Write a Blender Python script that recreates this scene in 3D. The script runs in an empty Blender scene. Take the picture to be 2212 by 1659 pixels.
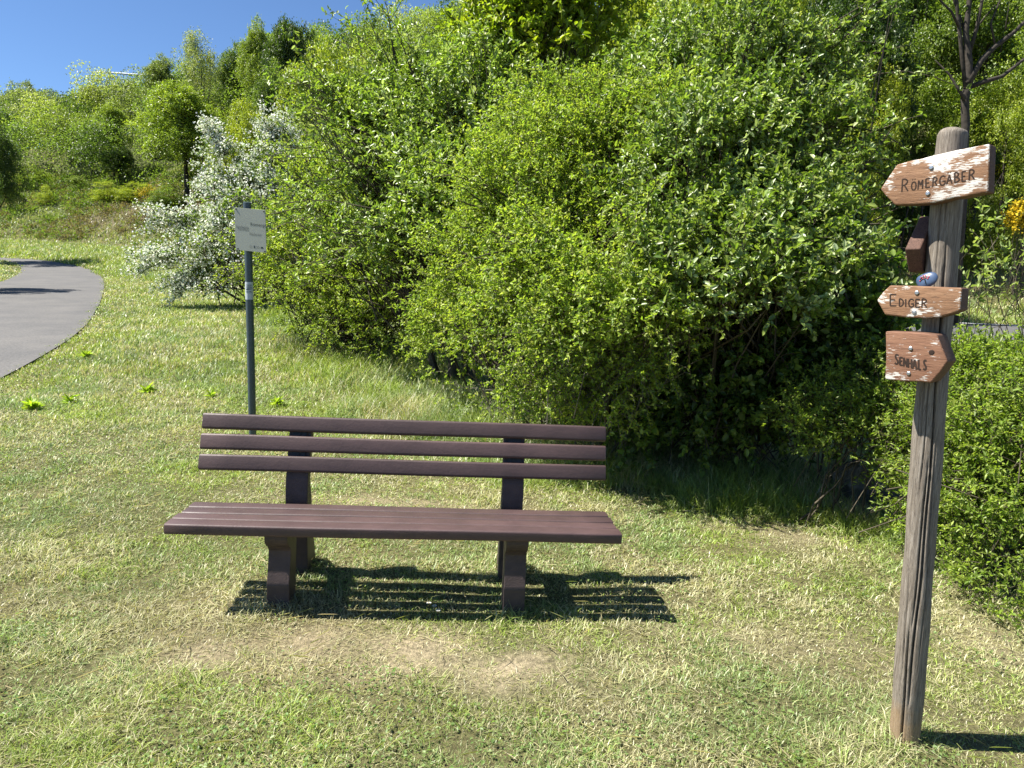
import bpy, math, random
import numpy as np
from mathutils import Vector, Matrix
S = bpy.context.scene
COL = S.collection
rng = np.random.default_rng(7)
R = math.radians

# ------------------------------------------------------------------ camera
PITCH, ROLL, CAMH = R(8.414), R(1.4), 1.541
FPX, CX, CY = 1533.0, 1106.0, 829.5          # photo measured on a 2212 x 1659 grid
F0 = np.array([0, math.cos(PITCH), -math.sin(PITCH)])
U0 = np.array([0, math.sin(PITCH), math.cos(PITCH)])
R0 = np.array([1.0, 0, 0])
RC = R0*math.cos(ROLL) + U0*math.sin(ROLL)
UC = -R0*math.sin(ROLL) + U0*math.cos(ROLL)
CAM = np.array([0, 0, CAMH])
cd = bpy.data.cameras.new('camera'); cam = bpy.data.objects.new('camera', cd); COL.objects.link(cam)
cam.matrix_world = Matrix(((RC[0], UC[0], -F0[0], 0), (RC[1], UC[1], -F0[1], 0), (RC[2], UC[2], -F0[2], CAMH), (0, 0, 0, 1)))
cd.sensor_fit = 'HORIZONTAL'; cd.sensor_width = 36; cd.lens = 36*FPX/2212
cd.clip_start = .05; cd.clip_end = 30000
S.camera = cam

# ------------------------------------------------------------------ light
SUN_EL, SUN_AZ = R(56), R(-91)               # azimuth measured from +Y towards +X (sun on the left, a little behind the bench)
sdir = np.array([math.sin(SUN_AZ)*math.cos(SUN_EL), math.cos(SUN_AZ)*math.cos(SUN_EL), math.sin(SUN_EL)])
w = bpy.data.worlds.new('World'); S.world = w; w.use_nodes = True
nt = w.node_tree; bg = nt.nodes['Background']
sky = nt.nodes.new('ShaderNodeTexSky'); sky.sky_type = 'NISHITA'; sky.sun_disc = False
sky.sun_elevation = SUN_EL; sky.sun_rotation = SUN_AZ
sky.air_density = .8; sky.dust_density = 0; sky.ozone_density = 8
nt.links.new(sky.outputs[0], bg.inputs[0]); bg.inputs[1].default_value = .063
sl = bpy.data.lights.new('sun', 'SUN'); sl.energy = 5.0; sl.angle = R(.5); sl.color = (1, .955, .87)
so = bpy.data.objects.new('sun', sl); COL.objects.link(so)
so.rotation_euler = Vector(sdir).to_track_quat('Z', 'Y').to_euler()
S.view_settings.view_transform = 'Standard'; S.view_settings.look = 'None'
S.view_settings.gamma = 1; S.view_settings.exposure = 1.35
S.cycles.max_bounces = 6; S.cycles.diffuse_bounces = 3; S.cycles.transmission_bounces = 4

# ------------------------------------------------------------------ helpers
def vnoise(x, y, seed=0):
    r = np.random.default_rng(seed).random((256, 256))
    x = np.asarray(x, float); y = np.asarray(y, float)
    xi = np.floor(x).astype(int); yi = np.floor(y).astype(int); fx = x-xi; fy = y-yi
    fx = fx*fx*(3-2*fx); fy = fy*fy*(3-2*fy)
    a = r[xi & 255, yi & 255]; b = r[(xi+1) & 255, yi & 255]; c = r[xi & 255, (yi+1) & 255]; d = r[(xi+1) & 255, (yi+1) & 255]
    return (a*(1-fx)+b*fx)*(1-fy)+(c*(1-fx)+d*fx)*fy
def fbm(x, y, seed=0, o=4):
    s = 0; a = .5; t = 0
    for k in range(o):
        s = s+a*vnoise(x*2**k, y*2**k, seed+k); t += a; a *= .5
    return s/t
def sstep(a, b, x):
    t = np.clip((x-a)/(b-a), 0, 1); return t*t*(3-2*t)
TX = [-120, -70, -35, -20, 0, 8, 14, 30, 80]; TY = [75, 62, 52, 45, 33, 26.5, 23.5, 21, 18]
def hillD(x, y): return np.maximum(0, (y-np.interp(x, TX, TY)))*.85
def G(x, y):
    x = np.asarray(x, float); y = np.asarray(y, float)
    z = .026-.0242*(np.clip(x, -6, 5)+.496)
    z = z+.05*np.maximum(0, y-8)*sstep(6, 12, y)+.045*np.maximum(0, y-30)*sstep(28, 40, y)*sstep(10, -10, x)
    D = hillD(x, y)
    cap = np.interp(x, [-90, -60, -45, -20, 20], [7.5, 9, 15.5, 50, 60])
    hl = np.where(D < 10, .5*D, 5+.62*(D-10))
    z = z+cap*(1-np.exp(-hl/cap))
    z = z+sstep(2, 12, D)*(fbm(x*.12, y*.12, 5)-.5)*4+sstep(0, 2, D)*(fbm(x*.6, y*.6, 9)-.5)*.7
    return z
def ray(px, py):
    a = (px-CX)/FPX; b = -(py-CY)/FPX
    d = F0+RC*a+UC*b; return d
def at(px, py, Y):
    d = ray(px, py); return CAM+d*(Y/d[1])
def hit(px, py):
    d = ray(px, py); t = np.linspace(1, 160, 8000); P = CAM+d*t[:, None]
    u = P[:, 2]-G(P[:, 0], P[:, 1]); k = np.argmax(u < 0)
    return P[k]
def rayplane(px, py, P0, n):
    d = ray(px, py); t = np.dot(P0-CAM, n)/np.dot(d, n); return CAM+d*t
def proj(P):
    P = np.asarray(P, float)-CAM; d = P@F0
    return CX+FPX*(P@RC)/d, CY-FPX*(P@UC)/d

def tag(o, label=None, cat=None, group=None, kind=None):
    if label: o['label'] = label
    if cat: o['category'] = cat
    if group: o['group'] = group
    if kind: o['kind'] = kind
    return o
def link(name, me, mat=None, parent=None, loc=None):
    o = bpy.data.objects.new(name, me); COL.objects.link(o)
    if mat and me is not None and not me.materials: me.materials.append(mat)
    if parent: o.parent = parent
    if loc is not None: o.location = loc
    return o
def empty(name, loc, label, cat, group=None):
    o = bpy.data.objects.new(name, None); COL.objects.link(o); o.location = loc; o.empty_display_size = .2
    return tag(o, label, cat, group)
def npmesh(name, V, faces, k, col=None, smooth=False):
    me = bpy.data.meshes.new(name); V = np.asarray(V, np.float32); faces = np.asarray(faces, np.int32)
    me.vertices.add(len(V)); me.vertices.foreach_set('co', V.ravel())
    nf = len(faces); me.loops.add(nf*k); me.loops.foreach_set('vertex_index', faces.ravel())
    me.polygons.add(nf); me.polygons.foreach_set('loop_start', np.arange(0, nf*k, k, dtype=np.int32))
    if smooth: me.polygons.foreach_set('use_smooth', np.ones(nf, bool))
    if col is not None:
        a = me.attributes.new('col', 'FLOAT_COLOR', 'POINT')
        c = np.ones((len(V), 4), np.float32); c[:, :3] = col; a.data.foreach_set('color', c.ravel())
    me.update(calc_edges=True); return me
class MB:
    def __init__(s): s.v = []; s.f = []
    def add(s, vs, fs):
        b = len(s.v); s.v += [tuple(map(float, q)) for q in vs]; s.f += [tuple(i+b for i in q) for q in fs]; return s
    def box(s, x0, x1, y0, y1, z0, z1):
        return s.add([(x0, y0, z0), (x1, y0, z0), (x1, y1, z0), (x0, y1, z0), (x0, y0, z1), (x1, y0, z1), (x1, y1, z1), (x0, y1, z1)],
                     [(0, 3, 2, 1), (4, 5, 6, 7), (0, 1, 5, 4), (1, 2, 6, 5), (2, 3, 7, 6), (3, 0, 4, 7)])
    def prism(s, poly, axis, a, b):
        # poly in the other two axes, extruded along axis between a and b
        n = len(poly)
        def P(q, t): return (t, q[0], q[1]) if axis == 0 else ((q[0], t, q[1]) if axis == 1 else (q[0], q[1], t))
        vs = [P(q, a) for q in poly]+[P(q, b) for q in poly]
        fs = [tuple(range(n))[::-1], tuple(range(n, 2*n))]+[(i, (i+1) % n, n+(i+1) % n, n+i) for i in range(n)]
        return s.add(vs, fs)
    def tube(s, pts, rad, k=8, cap=True):
        pts = [Vector(p) for p in pts]; n = len(pts)
        if not hasattr(rad, '__len__'): rad = [rad]*n
        vs = []
        for i, p in enumerate(pts):
            d = (pts[min(i+1, n-1)]-pts[max(i-1, 0)]).normalized()
            u = d.orthogonal().normalized() if i == 0 else (u-d*u.dot(d)).normalized()
            q = d.cross(u)
            vs += [p+(u*math.cos(t)+q*math.sin(t))*rad[i] for t in [2*math.pi*j/k for j in range(k)]]
        fs = [(i*k+j, i*k+(j+1) % k, (i+1)*k+(j+1) % k, (i+1)*k+j) for i in range(n-1) for j in range(k)]
        if cap: fs += [tuple(range(k))[::-1], tuple(range((n-1)*k, n*k))]
        return s.add(vs, fs)
    def build(s, name, mat, parent=None, bevel=0, smooth=False, seg=2):
        me = bpy.data.meshes.new(name); me.from_pydata(s.v, [], s.f)
        import bmesh
        bm = bmesh.new(); bm.from_mesh(me); bmesh.ops.recalc_face_normals(bm, faces=bm.faces)
        if bevel: bmesh.ops.bevel(bm, geom=list(bm.edges), offset=bevel, segments=seg, affect='EDGES', profile=.6, clamp_overlap=True)
        bm.to_mesh(me); bm.free()
        if smooth: me.polygons.foreach_set('use_smooth', [True]*len(me.polygons))
        return link(name, me, mat, parent)

# ------------------------------------------------------------------ materials
def newmat(name):
    m = bpy.data.materials.new(name); m.use_nodes = True; return m, m.node_tree.nodes, m.node_tree.links, m.node_tree.nodes['Principled BSDF']
def ramp(N, pts, interp='LINEAR'):
    r = N.new('ShaderNodeValToRGB'); e = r.color_ramp.elements; r.color_ramp.interpolation = interp
    while len(e) < len(pts): e.new(.5)
    for q, (p, c) in zip(e, pts): q.position = p; q.color = (*c, 1) if len(c) == 3 else c
    return r
def noise(N, L, vec, scale, detail=4, rough=.55, dist=0):
    n = N.new('ShaderNodeTexNoise'); n.inputs['Scale'].default_value = scale; n.inputs['Detail'].default_value = detail
    n.inputs['Roughness'].default_value = rough; n.inputs['Distortion'].default_value = dist
    if vec is not None: L.new(vec, n.inputs['Vector'])
    return n
def mapping(N, L, out, sc):
    m = N.new('ShaderNodeMapping'); m.inputs['Scale'].default_value = sc; L.new(out, m.inputs['Vector']); return m.outputs[0]
def bump(N, L, h, b, strength, dist=.01):
    n = N.new('ShaderNodeBump'); n.inputs['Strength'].default_value = strength; n.inputs['Distance'].default_value = dist
    L.new(h, n.inputs['Height']); L.new(n.outputs[0], b.inputs['Normal']); return n
def leafmat(name, trans=.42, tint=(1.1, 1.25, .5), rough=.42, spec=.5):
    m, N, L, b = newmat(name)
    a = N.new('ShaderNodeAttribute'); a.attribute_name = 'col'
    L.new(a.outputs['Color'], b.inputs['Base Color']); b.inputs['Roughness'].default_value = rough; b.inputs['Specular IOR Level'].default_value = spec
    t = N.new('ShaderNodeBsdfTranslucent'); mx = N.new('ShaderNodeMix'); mx.data_type = 'RGBA'; mx.blend_type = 'MULTIPLY'
    mx.inputs[0].default_value = 1; L.new(a.outputs['Color'], mx.inputs[6]); mx.inputs[7].default_value = (*tint, 1); L.new(mx.outputs[2], t.inputs[0])
    s = N.new('ShaderNodeMixShader'); s.inputs[0].default_value = trans
    L.new(b.outputs[0], s.inputs[1]); L.new(t.outputs[0], s.inputs[2]); L.new(s.outputs[0], N['Material Output'].inputs[0]); return m
def plainmat(name, col, rough=.6, spec=.5, metal=0, var=0, scale=20, bmp=0, bs=80):
    m, N, L, b = newmat(name)
    b.inputs['Roughness'].default_value = rough; b.inputs['Specular IOR Level'].default_value = spec; b.inputs['Metallic'].default_value = metal
    tc = N.new('ShaderNodeTexCoord'); n = noise(N, L, tc.outputs['Object'], scale, 5)
    r = ramp(N, [(.3, tuple(c*(1-var) for c in col)), (.7, tuple(min(1, c*(1+var)) for c in col))]); L.new(n.outputs[0], r.inputs[0]); L.new(r.outputs[0], b.inputs['Base Color'])
    if bmp: nb = noise(N, L, tc.outputs['Object'], bs, 3); bump(N, L, nb.outputs[0], b, bmp, .003)
    return m
M_leaf = leafmat('leaf', .52); M_leafsoft = leafmat('leaf_soft', .5, (1.1, 1.25, .5), .45, .45)
M_leafsilver = leafmat('leaf_silver', .42, (1.1, 1.25, .45), .38, .6)
M_grass = leafmat('grass_blade', .35, (1.1, 1.12, .6), .42, .5)
M_petal = leafmat('petal', .3, (1, 1, .95), .6, .2)
M_bark = plainmat('bark', (.05, .042, .034), .85, .2, 0, .45, 9, .8, 30)
M_twig = plainmat('twig', (.075, .062, .042), .75, .25, 0, .4, 6)
M_twiggrey = plainmat('twig_grey', (.13, .115, .09), .75, .25, 0, .3, 6)

# ------------------------------------------------------------------ ground
def axis(parts):
    a = [];
    for s, e, d in parts: a += list(np.arange(s, e, d))
    return np.array(a+[parts[-1][1]])
gx = axis([(-300, -120, 30), (-120, -40, 2), (-40, -10, .8), (-10, 10, .2), (10, 40, .8), (40, 120, 2.5), (120, 300, 30)])
gy = axis([(-60, -6, 6), (-6, 0, .5), (0, 12, .2), (12, 40, .6), (40, 130, 1.2), (130, 260, 6), (260, 600, 40)])
XX, YY = np.meshgrid(gx, gy)
ZZ = G(XX, YY)+(fbm(XX*1.7, YY*1.7, 31)-.5)*.04*np.exp(-np.maximum(0, YY-8)*.2)*(np.abs(XX) < 12)
nx, ny = len(gx), len(gy); idx = np.arange(nx*ny).reshape(ny, nx)
Fq = np.stack([idx[:-1, :-1], idx[:-1, 1:], idx[1:, 1:], idx[1:, :-1]], -1).reshape(-1, 4)

def bare(x, y):      # 0..1 worn / dry mask of the lawn (bare soil in front of the bench)
    p = np.zeros_like(x)
    for cx, cy, rx, ry, s in ((-.62, 2.72, .55, .16, 1.), (-.05, 2.68, .55, .13, .8), (-1.0, 2.55, .30, .12, .6), (-1.35, 3.0, .25, .14, .55), (.2, 2.5, .35, .1, .55), (-1.15, 2.62, .3, .1, .6),
                              (2.15, 3.1, .22, .3, .5), (1.75, 4.35, .35, .18, .6), (-3.3, 9.2, .3, .2, .6), (-.9, 4.6, .9, .12, .5), (.1, 4.5, .6, .1, .45), (1.25, 2.9, .7, .22, .3)):
        p = np.maximum(p, s*np.exp(-(((x-cx)/rx)**2+((y-cy)/ry)**2)))
    return np.clip(p*(1.7*fbm(x*6, y*6, 77)**1.0*(.4+1.2*vnoise(x*17, y*17, 78))), 0, 1)
D_ = hillD(XX, YY)
bm_ = bare(XX, YY)[..., None]
patch = fbm(XX*1.1, YY*1.1, 41)[..., None]
soil = np.array([.20, .145, .10]); straw = np.array([.19, .155, .085]); green = np.array([.075, .095, .03])
gc = straw*(1-patch)*1.0+green*patch
gc = gc*(1-bm_)+np.array([.42, .345, .235])*bm_
hc = fbm(XX*.35, YY*.35, 12)[..., None]
hillc = np.array([.06, .095, .02])*hc+np.array([.11, .10, .045])*(1-hc)
rk = (np.exp(-(((XX-16.5)/3.2)**2+((YY-27)/2.5)**2))[..., None]*fbm(XX*1.3, YY*1.3, 3)[..., None]*1.8).clip(0, 1)
brn = (np.exp(-(((XX+26)/8)**2+((YY-53.5)/3.5)**2))[..., None]*fbm(XX*.5, YY*.5, 8)[..., None]*1.5).clip(0, 1)
hillc = hillc*(1-rk)+np.array([.34, .23, .18])*rk; hillc = hillc*(1-brn)+np.array([.16, .115, .085])*brn
t_ = sstep(0, 2.5, D_)[..., None]; gc = gc*(1-t_)+hillc*t_
me = npmesh('ground', np.stack([XX, YY, ZZ], -1).reshape(-1, 3), Fq, 4, gc.reshape(-1, 3), True)
m, N, L, b = newmat('ground_mat')
a = N.new('ShaderNodeAttribute'); a.attribute_name = 'col'; tc = N.new('ShaderNodeTexCoord')
n1 = noise(N, L, tc.outputs['Object'], 45, 6, .7); r1 = ramp(N, [(.32, (.4, .4, .38)), (.66, (1.35, 1.33, 1.3))]); L.new(n1.outputs[0], r1.inputs[0])
mx = N.new('ShaderNodeMix'); mx.data_type = 'RGBA'; mx.blend_type = 'MULTIPLY'; mx.inputs[0].default_value = 1
L.new(a.outputs['Color'], mx.inputs[6]); L.new(r1.outputs[0], mx.inputs[7]); L.new(mx.outputs[2], b.inputs['Base Color']); b.inputs['Roughness'].default_value = .95
b.inputs['Specular IOR Level'].default_value = .15
n2 = noise(N, L, tc.outputs['Object'], 60, 6, .7); bump(N, L, n2.outputs[0], b, .9, .02)
tag(link('ground', me, m), kind='structure')

# ------------------------------------------------------------------ roads
def asphalt(name, base):
    m, N, L, b = newmat(name); tc = N.new('ShaderNodeTexCoord')
    n = noise(N, L, tc.outputs['Object'], 30, 5, .85); n2 = noise(N, L, tc.outputs['Object'], 1.2, 5, .6)
    r = ramp(N, [(.3, tuple(c*.5 for c in base)), (.7, tuple(c*1.5 for c in base))]); L.new(n.outputs[0], r.inputs[0])
    r2 = ramp(N, [(.3, (.80, .80, .81)), (.7, (1.15, 1.12, 1.08))]); L.new(n2.outputs[0], r2.inputs[0])
    mx = N.new('ShaderNodeMix'); mx.data_type = 'RGBA'; mx.blend_type = 'MULTIPLY'; mx.inputs[0].default_value = 1
    L.new(r.outputs[0], mx.inputs[6]); L.new(r2.outputs[0], mx.inputs[7]); L.new(mx.outputs[2], b.inputs['Base Color'])
    b.inputs['Roughness'].default_value = .85; bump(N, L, n.outputs[0], b, .4, .004); return m
def resample(P, step):
    P = np.asarray(P, float); d = np.r_[0, np.cumsum(np.linalg.norm(np.diff(P, axis=0), axis=1))]
    n = max(2, int(d[-1]/step)); t = np.linspace(0, d[-1], n); Q = np.stack([np.interp(t, d, P[:, i]) for i in range(P.shape[1])], 1)
    for _ in range(6): Q[1:-1] = .25*Q[:-2]+.5*Q[1:-1]+.25*Q[2:]
    return Q
def strip(Q, offs, dz, zf=G):
    T = np.gradient(Q, axis=0); T /= np.linalg.norm(T, axis=1)[:, None]; Nn = np.stack([-T[:, 1], T[:, 0]], 1)
    rows = [Q+Nn*o for o in offs]; V = []
    for r_ in rows: V.append(np.c_[r_, zf(r_[:, 0], r_[:, 1])+dz])
    V = np.stack(V, 1); n, k = V.shape[:2]; I = np.arange(n*k).reshape(n, k)
    return V.reshape(-1, 3), np.stack([I[:-1, :-1], I[:-1, 1:], I[1:, 1:], I[1:, :-1]], -1).reshape(-1, 4)
edge_px = [(0, 822), (60, 790), (150, 738), (192, 700), (217, 655), (226, 622), (222, 600), (196, 582), (150, 571), (100, 564), (50, 560)]
E_ = np.array([hit(*p)[:2] for p in edge_px])
L_px = [(-700, 760), (-560, 730), (-400, 690), (-250, 660), (-130, 640), (-40, 622), (10, 608), (35, 597), (48, 583), (42, 573), (20, 566), (-40, 561), (-100, 557.5)]
E_ = np.vstack([E_, [hit(-20, 556.5)[:2], hit(-90, 553.5)[:2]]]); EL = np.array([hit(*p)[:2] for p in L_px])
dn = (E_[0]-E_[1]); dn /= np.linalg.norm(dn)
E_ = np.vstack([E_[0]+dn*9, E_[0]+dn*4.5, E_]); EL = np.vstack([EL[0]+dn*9, EL[0]+dn*4.5, EL])
tt_ = np.linspace(0, len(E_)-1, 150); ti_ = np.arange(len(E_))
def sm_(Q): 
    Q = np.stack([np.interp(tt_, ti_, Q[:, k]) for k in (0, 1)], 1)
    for _ in range(14): Q[1:-1] = .25*Q[:-2]+.5*Q[1:-1]+.25*Q[2:]
    return Q
PR_, PL_ = sm_(E_), sm_(EL); rag = (fbm(PR_[:, 0]*2.5, PR_[:, 1]*2.5, 88)-.5)[:, None]*.22
PATHC = (PR_+PL_)/2; PATHW = np.linalg.norm(PR_-PL_, axis=1)/2
fr = np.linspace(0, 1, 15)[None, :, None]; Q3 = PR_[:, None]*(1-fr)+PL_[:, None]*fr; Q3[:, 0] += rag*unit_(PL_-PR_) if False else 0
V = np.concatenate([Q3, (G(Q3[..., 0], Q3[..., 1])+.03)[..., None]], -1); I = np.arange(V.shape[0]*15).reshape(-1, 15)
Fc = np.stack([I[:-1, :-1], I[:-1, 1:], I[1:, 1:], I[1:, :-1]], -1).reshape(-1, 4)
tag(link('path', npmesh('path', V.reshape(-1, 3), Fc, 4, None, True), asphalt('path_asphalt', (.098, .095, .092))), kind='structure')
ROADC = resample([(60, 10.5), (30, 14.5), (16, 17.2), (9, 19.2), (3, 22.5), (-3, 27.5), (-9, 33), (-14, 38)], .6)
V, Fc = strip(ROADC, np.linspace(-3.1, 3.1, 9), .04)
tag(link('road', npmesh('road', V, Fc, 4, None, True), asphalt('road_asphalt', (.09, .09, .092))), kind='structure')
M_line = plainmat('road_paint', (.7, .7, .68), .7, .3, 0, .12, 8)
lm = None
for o_ in (-2.75, 2.75):
    V, Fc = strip(ROADC, [o_-.07, o_+.07], .052)
    o = link('edge_line', npmesh('edge_line', V, Fc, 4), M_line); tag(o, kind='structure')
def roaddist(x, y, Q):
    d = np.full(x.shape, 1e9)
    for q in Q[::2]: d = np.minimum(d, (x-q[0])**2+(y-q[1])**2)
    return np.sqrt(d)
def pathdist(x, y):
    """signed distance to the path's edge (negative inside)"""
    x = np.asarray(x, float); y = np.asarray(y, float); out = np.full(x.shape, 9.0); m_ = x < -4; X, Y = x[m_], y[m_]
    d = np.full(X.shape, 81.0)
    for Q in (PR_, PL_):
        for k in range(0, 149, 1):
            a, b = Q[k], Q[k+1]; ab = b-a; t = np.clip(((X-a[0])*ab[0]+(Y-a[1])*ab[1])/(ab@ab+1e-9), 0, 1); d = np.minimum(d, (X-a[0]-t*ab[0])**2+(Y-a[1]-t*ab[1])**2)
    PG_ = np.vstack([PR_, PL_[::-1]]); ins = np.zeros(X.shape, bool)
    for k in range(len(PG_)):
        a, b = PG_[k], PG_[(k+1) % len(PG_)]
        if a[1] == b[1]: continue
        ins ^= ((a[1] > Y) != (b[1] > Y)) & (X < (b[0]-a[0])*(Y-a[1])/(b[1]-a[1])+a[0])
    d = np.sqrt(d); out[m_] = np.where(ins, -d, d); return out
def onroad(x, y, m=.0):
    e_ = (vnoise(x*5, y*5, 23)-.5)*.3*(m < 0)
    return (pathdist(x, y) < m+e_) | (roaddist(x, y, ROADC) < 3.1+m)

# ------------------------------------------------------------------ leaves and grass builders
def unit(v): return v/np.maximum(1e-9, np.linalg.norm(v, axis=-1, keepdims=True))
def leaves(P, D, Nn, Ln, Wd, col, shape='rhomb', fold=.25, droop=.15):
    D = unit(D); Sd = unit(np.cross(D, Nn)); Nn = np.cross(Sd, D); n = len(P); Ln = Ln[:, None]; Wd = Wd[:, None]
    if shape == 'rhomb':
        V = np.stack([P, P+D*Ln*.45+Sd*Wd*.5+Nn*Wd*fold, P+D*Ln-Nn*Ln*droop, P+D*Ln*.45-Sd*Wd*.5+Nn*Wd*fold], 1)
        b = np.arange(n)[:, None]*4; Fc = np.concatenate([b+[0, 1, 2], b+[0, 2, 3]], 1).reshape(-1, 3)
        return V.reshape(-1, 3), Fc, 3, np.repeat(col, 4, 0)
    V = np.stack([P, P+D*Ln*.28+Sd*Wd*.46+Nn*Wd*fold, P+D*Ln*.68+Sd*Wd*.40+Nn*(Wd*fold-Ln*droop*.45), P+D*Ln-Nn*Ln*droop,
                  P+D*Ln*.68-Sd*Wd*.40+Nn*(Wd*fold-Ln*droop*.45), P+D*Ln*.28-Sd*Wd*.46+Nn*Wd*fold], 1)
    b = np.arange(n)[:, None]*6; Fc = np.concatenate([b+[0, 1, 2, 3], b+[0, 3, 4, 5]], 1).reshape(-1, 4)
    return V.reshape(-1, 3), Fc, 4, np.repeat(col, 6, 0)
def twigmesh(A, B, ra, rb):
    D = unit(B-A); h = np.where(np.abs(D[:, 2:]) > .9, [[1., 0, 0]], [[0, 0, 1.]]); U = unit(np.cross(D, h)); W = np.cross(D, U)
    V = []
    for k in range(3):
        t = 2*math.pi*k/3; o = U*math.cos(t)+W*math.sin(t); V += [A+o*ra[:, None], B+o*rb[:, None]]
    V = np.stack(V, 1); b = np.arange(len(A))[:, None]*6
    Fc = np.concatenate([b+[0, 2, 3, 1], b+[2, 4, 5, 3], b+[4, 0, 1, 5]], 1).reshape(-1, 4)
    return V.reshape(-1, 3), Fc
def jit(n, s): return rng.normal(0, s, (n, 3))
def leafcols(n, pal, twig_id=None, var=.22):
    pal = np.array(pal, float)
    if twig_id is None: k = rng.integers(0, len(pal), n)
    else:
        kt = rng.integers(0, len(pal), twig_id.max()+1); k = np.where(rng.random(n) < .7, kt[twig_id], rng.integers(0, len(pal), n))
    c = pal[k]*(1+rng.uniform(-var, var, (n, 1)))
    return np.clip(c*(1+rng.uniform(-.06, .06, (n, 3))), 0, 1)

def shrub(name, label, cat, base, lobes, ntw, tl, lpt, ls, pal, mat=None, shape='rhomb', up=.5, rin=.35, seed=1, stems=9, whips=0, whip_len=.7, branchmat=None,
          asp=.5, flowers=0, flower_pal=None, fsize=.02, stemr=.03, low=-.55, group=None, clump=.35, vis_branch=.3, lean=(0, 0, 0), shoots=()):
    """a shrub: an Empty at the foot; foliage (many small leaves on twigs) and branches as parts"""
    global rng
    rng = np.random.default_rng(seed)
    base = np.array(base, float); base[2] = float(G(base[0], base[1]))
    e = empty(name, base, label, cat, group)
    Lb = np.array(lobes, float); wts = (Lb[:, 3]*Lb[:, 4]*Lb[:, 5])**(2/3); wts /= wts.sum()
    k = rng.choice(len(Lb), ntw, p=wts); d = unit(rng.normal(size=(ntw, 3))); d[:, 2] = np.where(d[:, 2] < low, -d[:, 2], d[:, 2])
    f = rin+(1-rin)*rng.random(ntw)**.45
    cl = np.random.default_rng(seed+5); ph = cl.uniform(0, 6.28, (8, 3)); fr = cl.normal(0, 3.2, (8, 3))
    lump = sum(np.sin(d@fr[i]+ph[i, 0]+k*ph[i, 1]) for i in range(8))/4
    f = f*(1+clump*.45*lump)
    P = Lb[k, :3]+d*Lb[k, 3:6]*f[:, None]
    # gaps between leaf clumps
    g = sum(np.sin(P@(cl.normal(0, 2.6, 3))+ph[i, 2]) for i in range(6))/3
    keep = (g > -1.0+clump*.9*cl.random(ntw)) & (P[:, 2] > G(P[:, 0], P[:, 1])+.08)
    # leafy clumps a few decimetres across, with darker gaps between them
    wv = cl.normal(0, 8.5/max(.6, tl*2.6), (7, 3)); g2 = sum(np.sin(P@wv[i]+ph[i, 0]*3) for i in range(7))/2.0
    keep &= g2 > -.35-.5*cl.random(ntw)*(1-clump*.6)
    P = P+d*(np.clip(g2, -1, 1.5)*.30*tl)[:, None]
    P, d, k, g2 = P[keep], d[keep], k[keep], g2[keep]; n = len(P)
    td = unit(d*.8+np.array([0, 0, up])+np.array(lean)+jit(n, .45)); tlen = tl*rng.uniform(.5, 1.4, n)
    # long arching shoots, leafy all along: chains of twigs
    SA = []; SB = []; SR = []
    for (li, cnt_, dvec, sl_n) in shoots:
        for _ in range(cnt_):
            l = Lb[li]; q = l[:3]+unit(np.array(dvec)+rng.normal(0, .25, 3))*l[3:6]*rng.uniform(.2, .7); v = unit(np.array(dvec, float)+rng.normal(0, .22, 3)); m_ = 6; st = sl_n*rng.uniform(.6, 1.3)/m_
            for i_ in range(m_):
                q2 = q+v*st; SA.append(q); SB.append(q2); SR.append(.011*(1-i_/m_)+.002)
                for _k in range(2):
                    P = np.vstack([P, q+(q2-q)*rng.random()]); sd_ = unit(v*.8+rng.normal(0, .6, 3)); d = np.vstack([d, sd_]); td = np.vstack([td, sd_]); k = np.append(k, li); g2 = np.append(g2, .4); tlen = np.append(tlen, min(tl, st*1.5)*rng.uniform(.5, 1.1)*(1.15-i_/m_*.4)); f = np.append(f, .9); keep = np.append(keep, True)
                v = unit(v+np.array([0, 0, -.10])+rng.normal(0, .10, 3)); q = q2
    n = len(P)
    if whips:
        top = np.argsort(-(P[:, 2]+rng.normal(0, .35, n)))[:max(whips*4, 4)]; wsel = rng.choice(top, whips, replace=False)
        tlen[wsel] = whip_len*rng.uniform(.6, 1.4, whips); td[wsel] = unit(d[wsel]*.5+np.array([0, 0, 1.0])+jit(whips, .22))
    # twig polyline of three segments
    bend = jit(n, .18)+np.array([0, 0, -.12]); seg = 3; pts = [P]
    for s in range(seg): pts.append(pts[-1]+unit(td+bend*s)*(tlen/seg)[:, None])
    pts = np.stack(pts, 1)
    rad = .0018+tlen*.004
    A = pts[:, :-1].reshape(-1, 3); B = pts[:, 1:].reshape(-1, 3); rr = np.repeat(rad, seg)
    sub = np.tile([1., .75, .5], n); 
    segsA = [A]; segsB = [B]; ra = [rr*sub]; rb = [rr*sub*.75]
    if SA: segsA.append(np.array(SA)); segsB.append(np.array(SB)); ra.append(np.array(SR)); rb.append(np.array(SR)*.85)
    # inner branches to a share of the twigs, main stems from the base
    cidx = rng.choice(n, max(8, int(n*vis_branch*.25)), replace=False)
    T0 = P[cidx]; C0 = Lb[k[cidx], :3]*.5+base*.5+jit(len(cidx), .25); mid = (T0+C0)*.5+jit(len(cidx), .12)+np.array([0, 0, .1])
    segsA += [C0, mid]; segsB += [mid, T0]; ra += [np.full(len(cidx), stemr*.35)]*1+[np.full(len(cidx), stemr*.25)]; rb += [np.full(len(cidx), stemr*.25), np.full(len(cidx), .003)]
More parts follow.
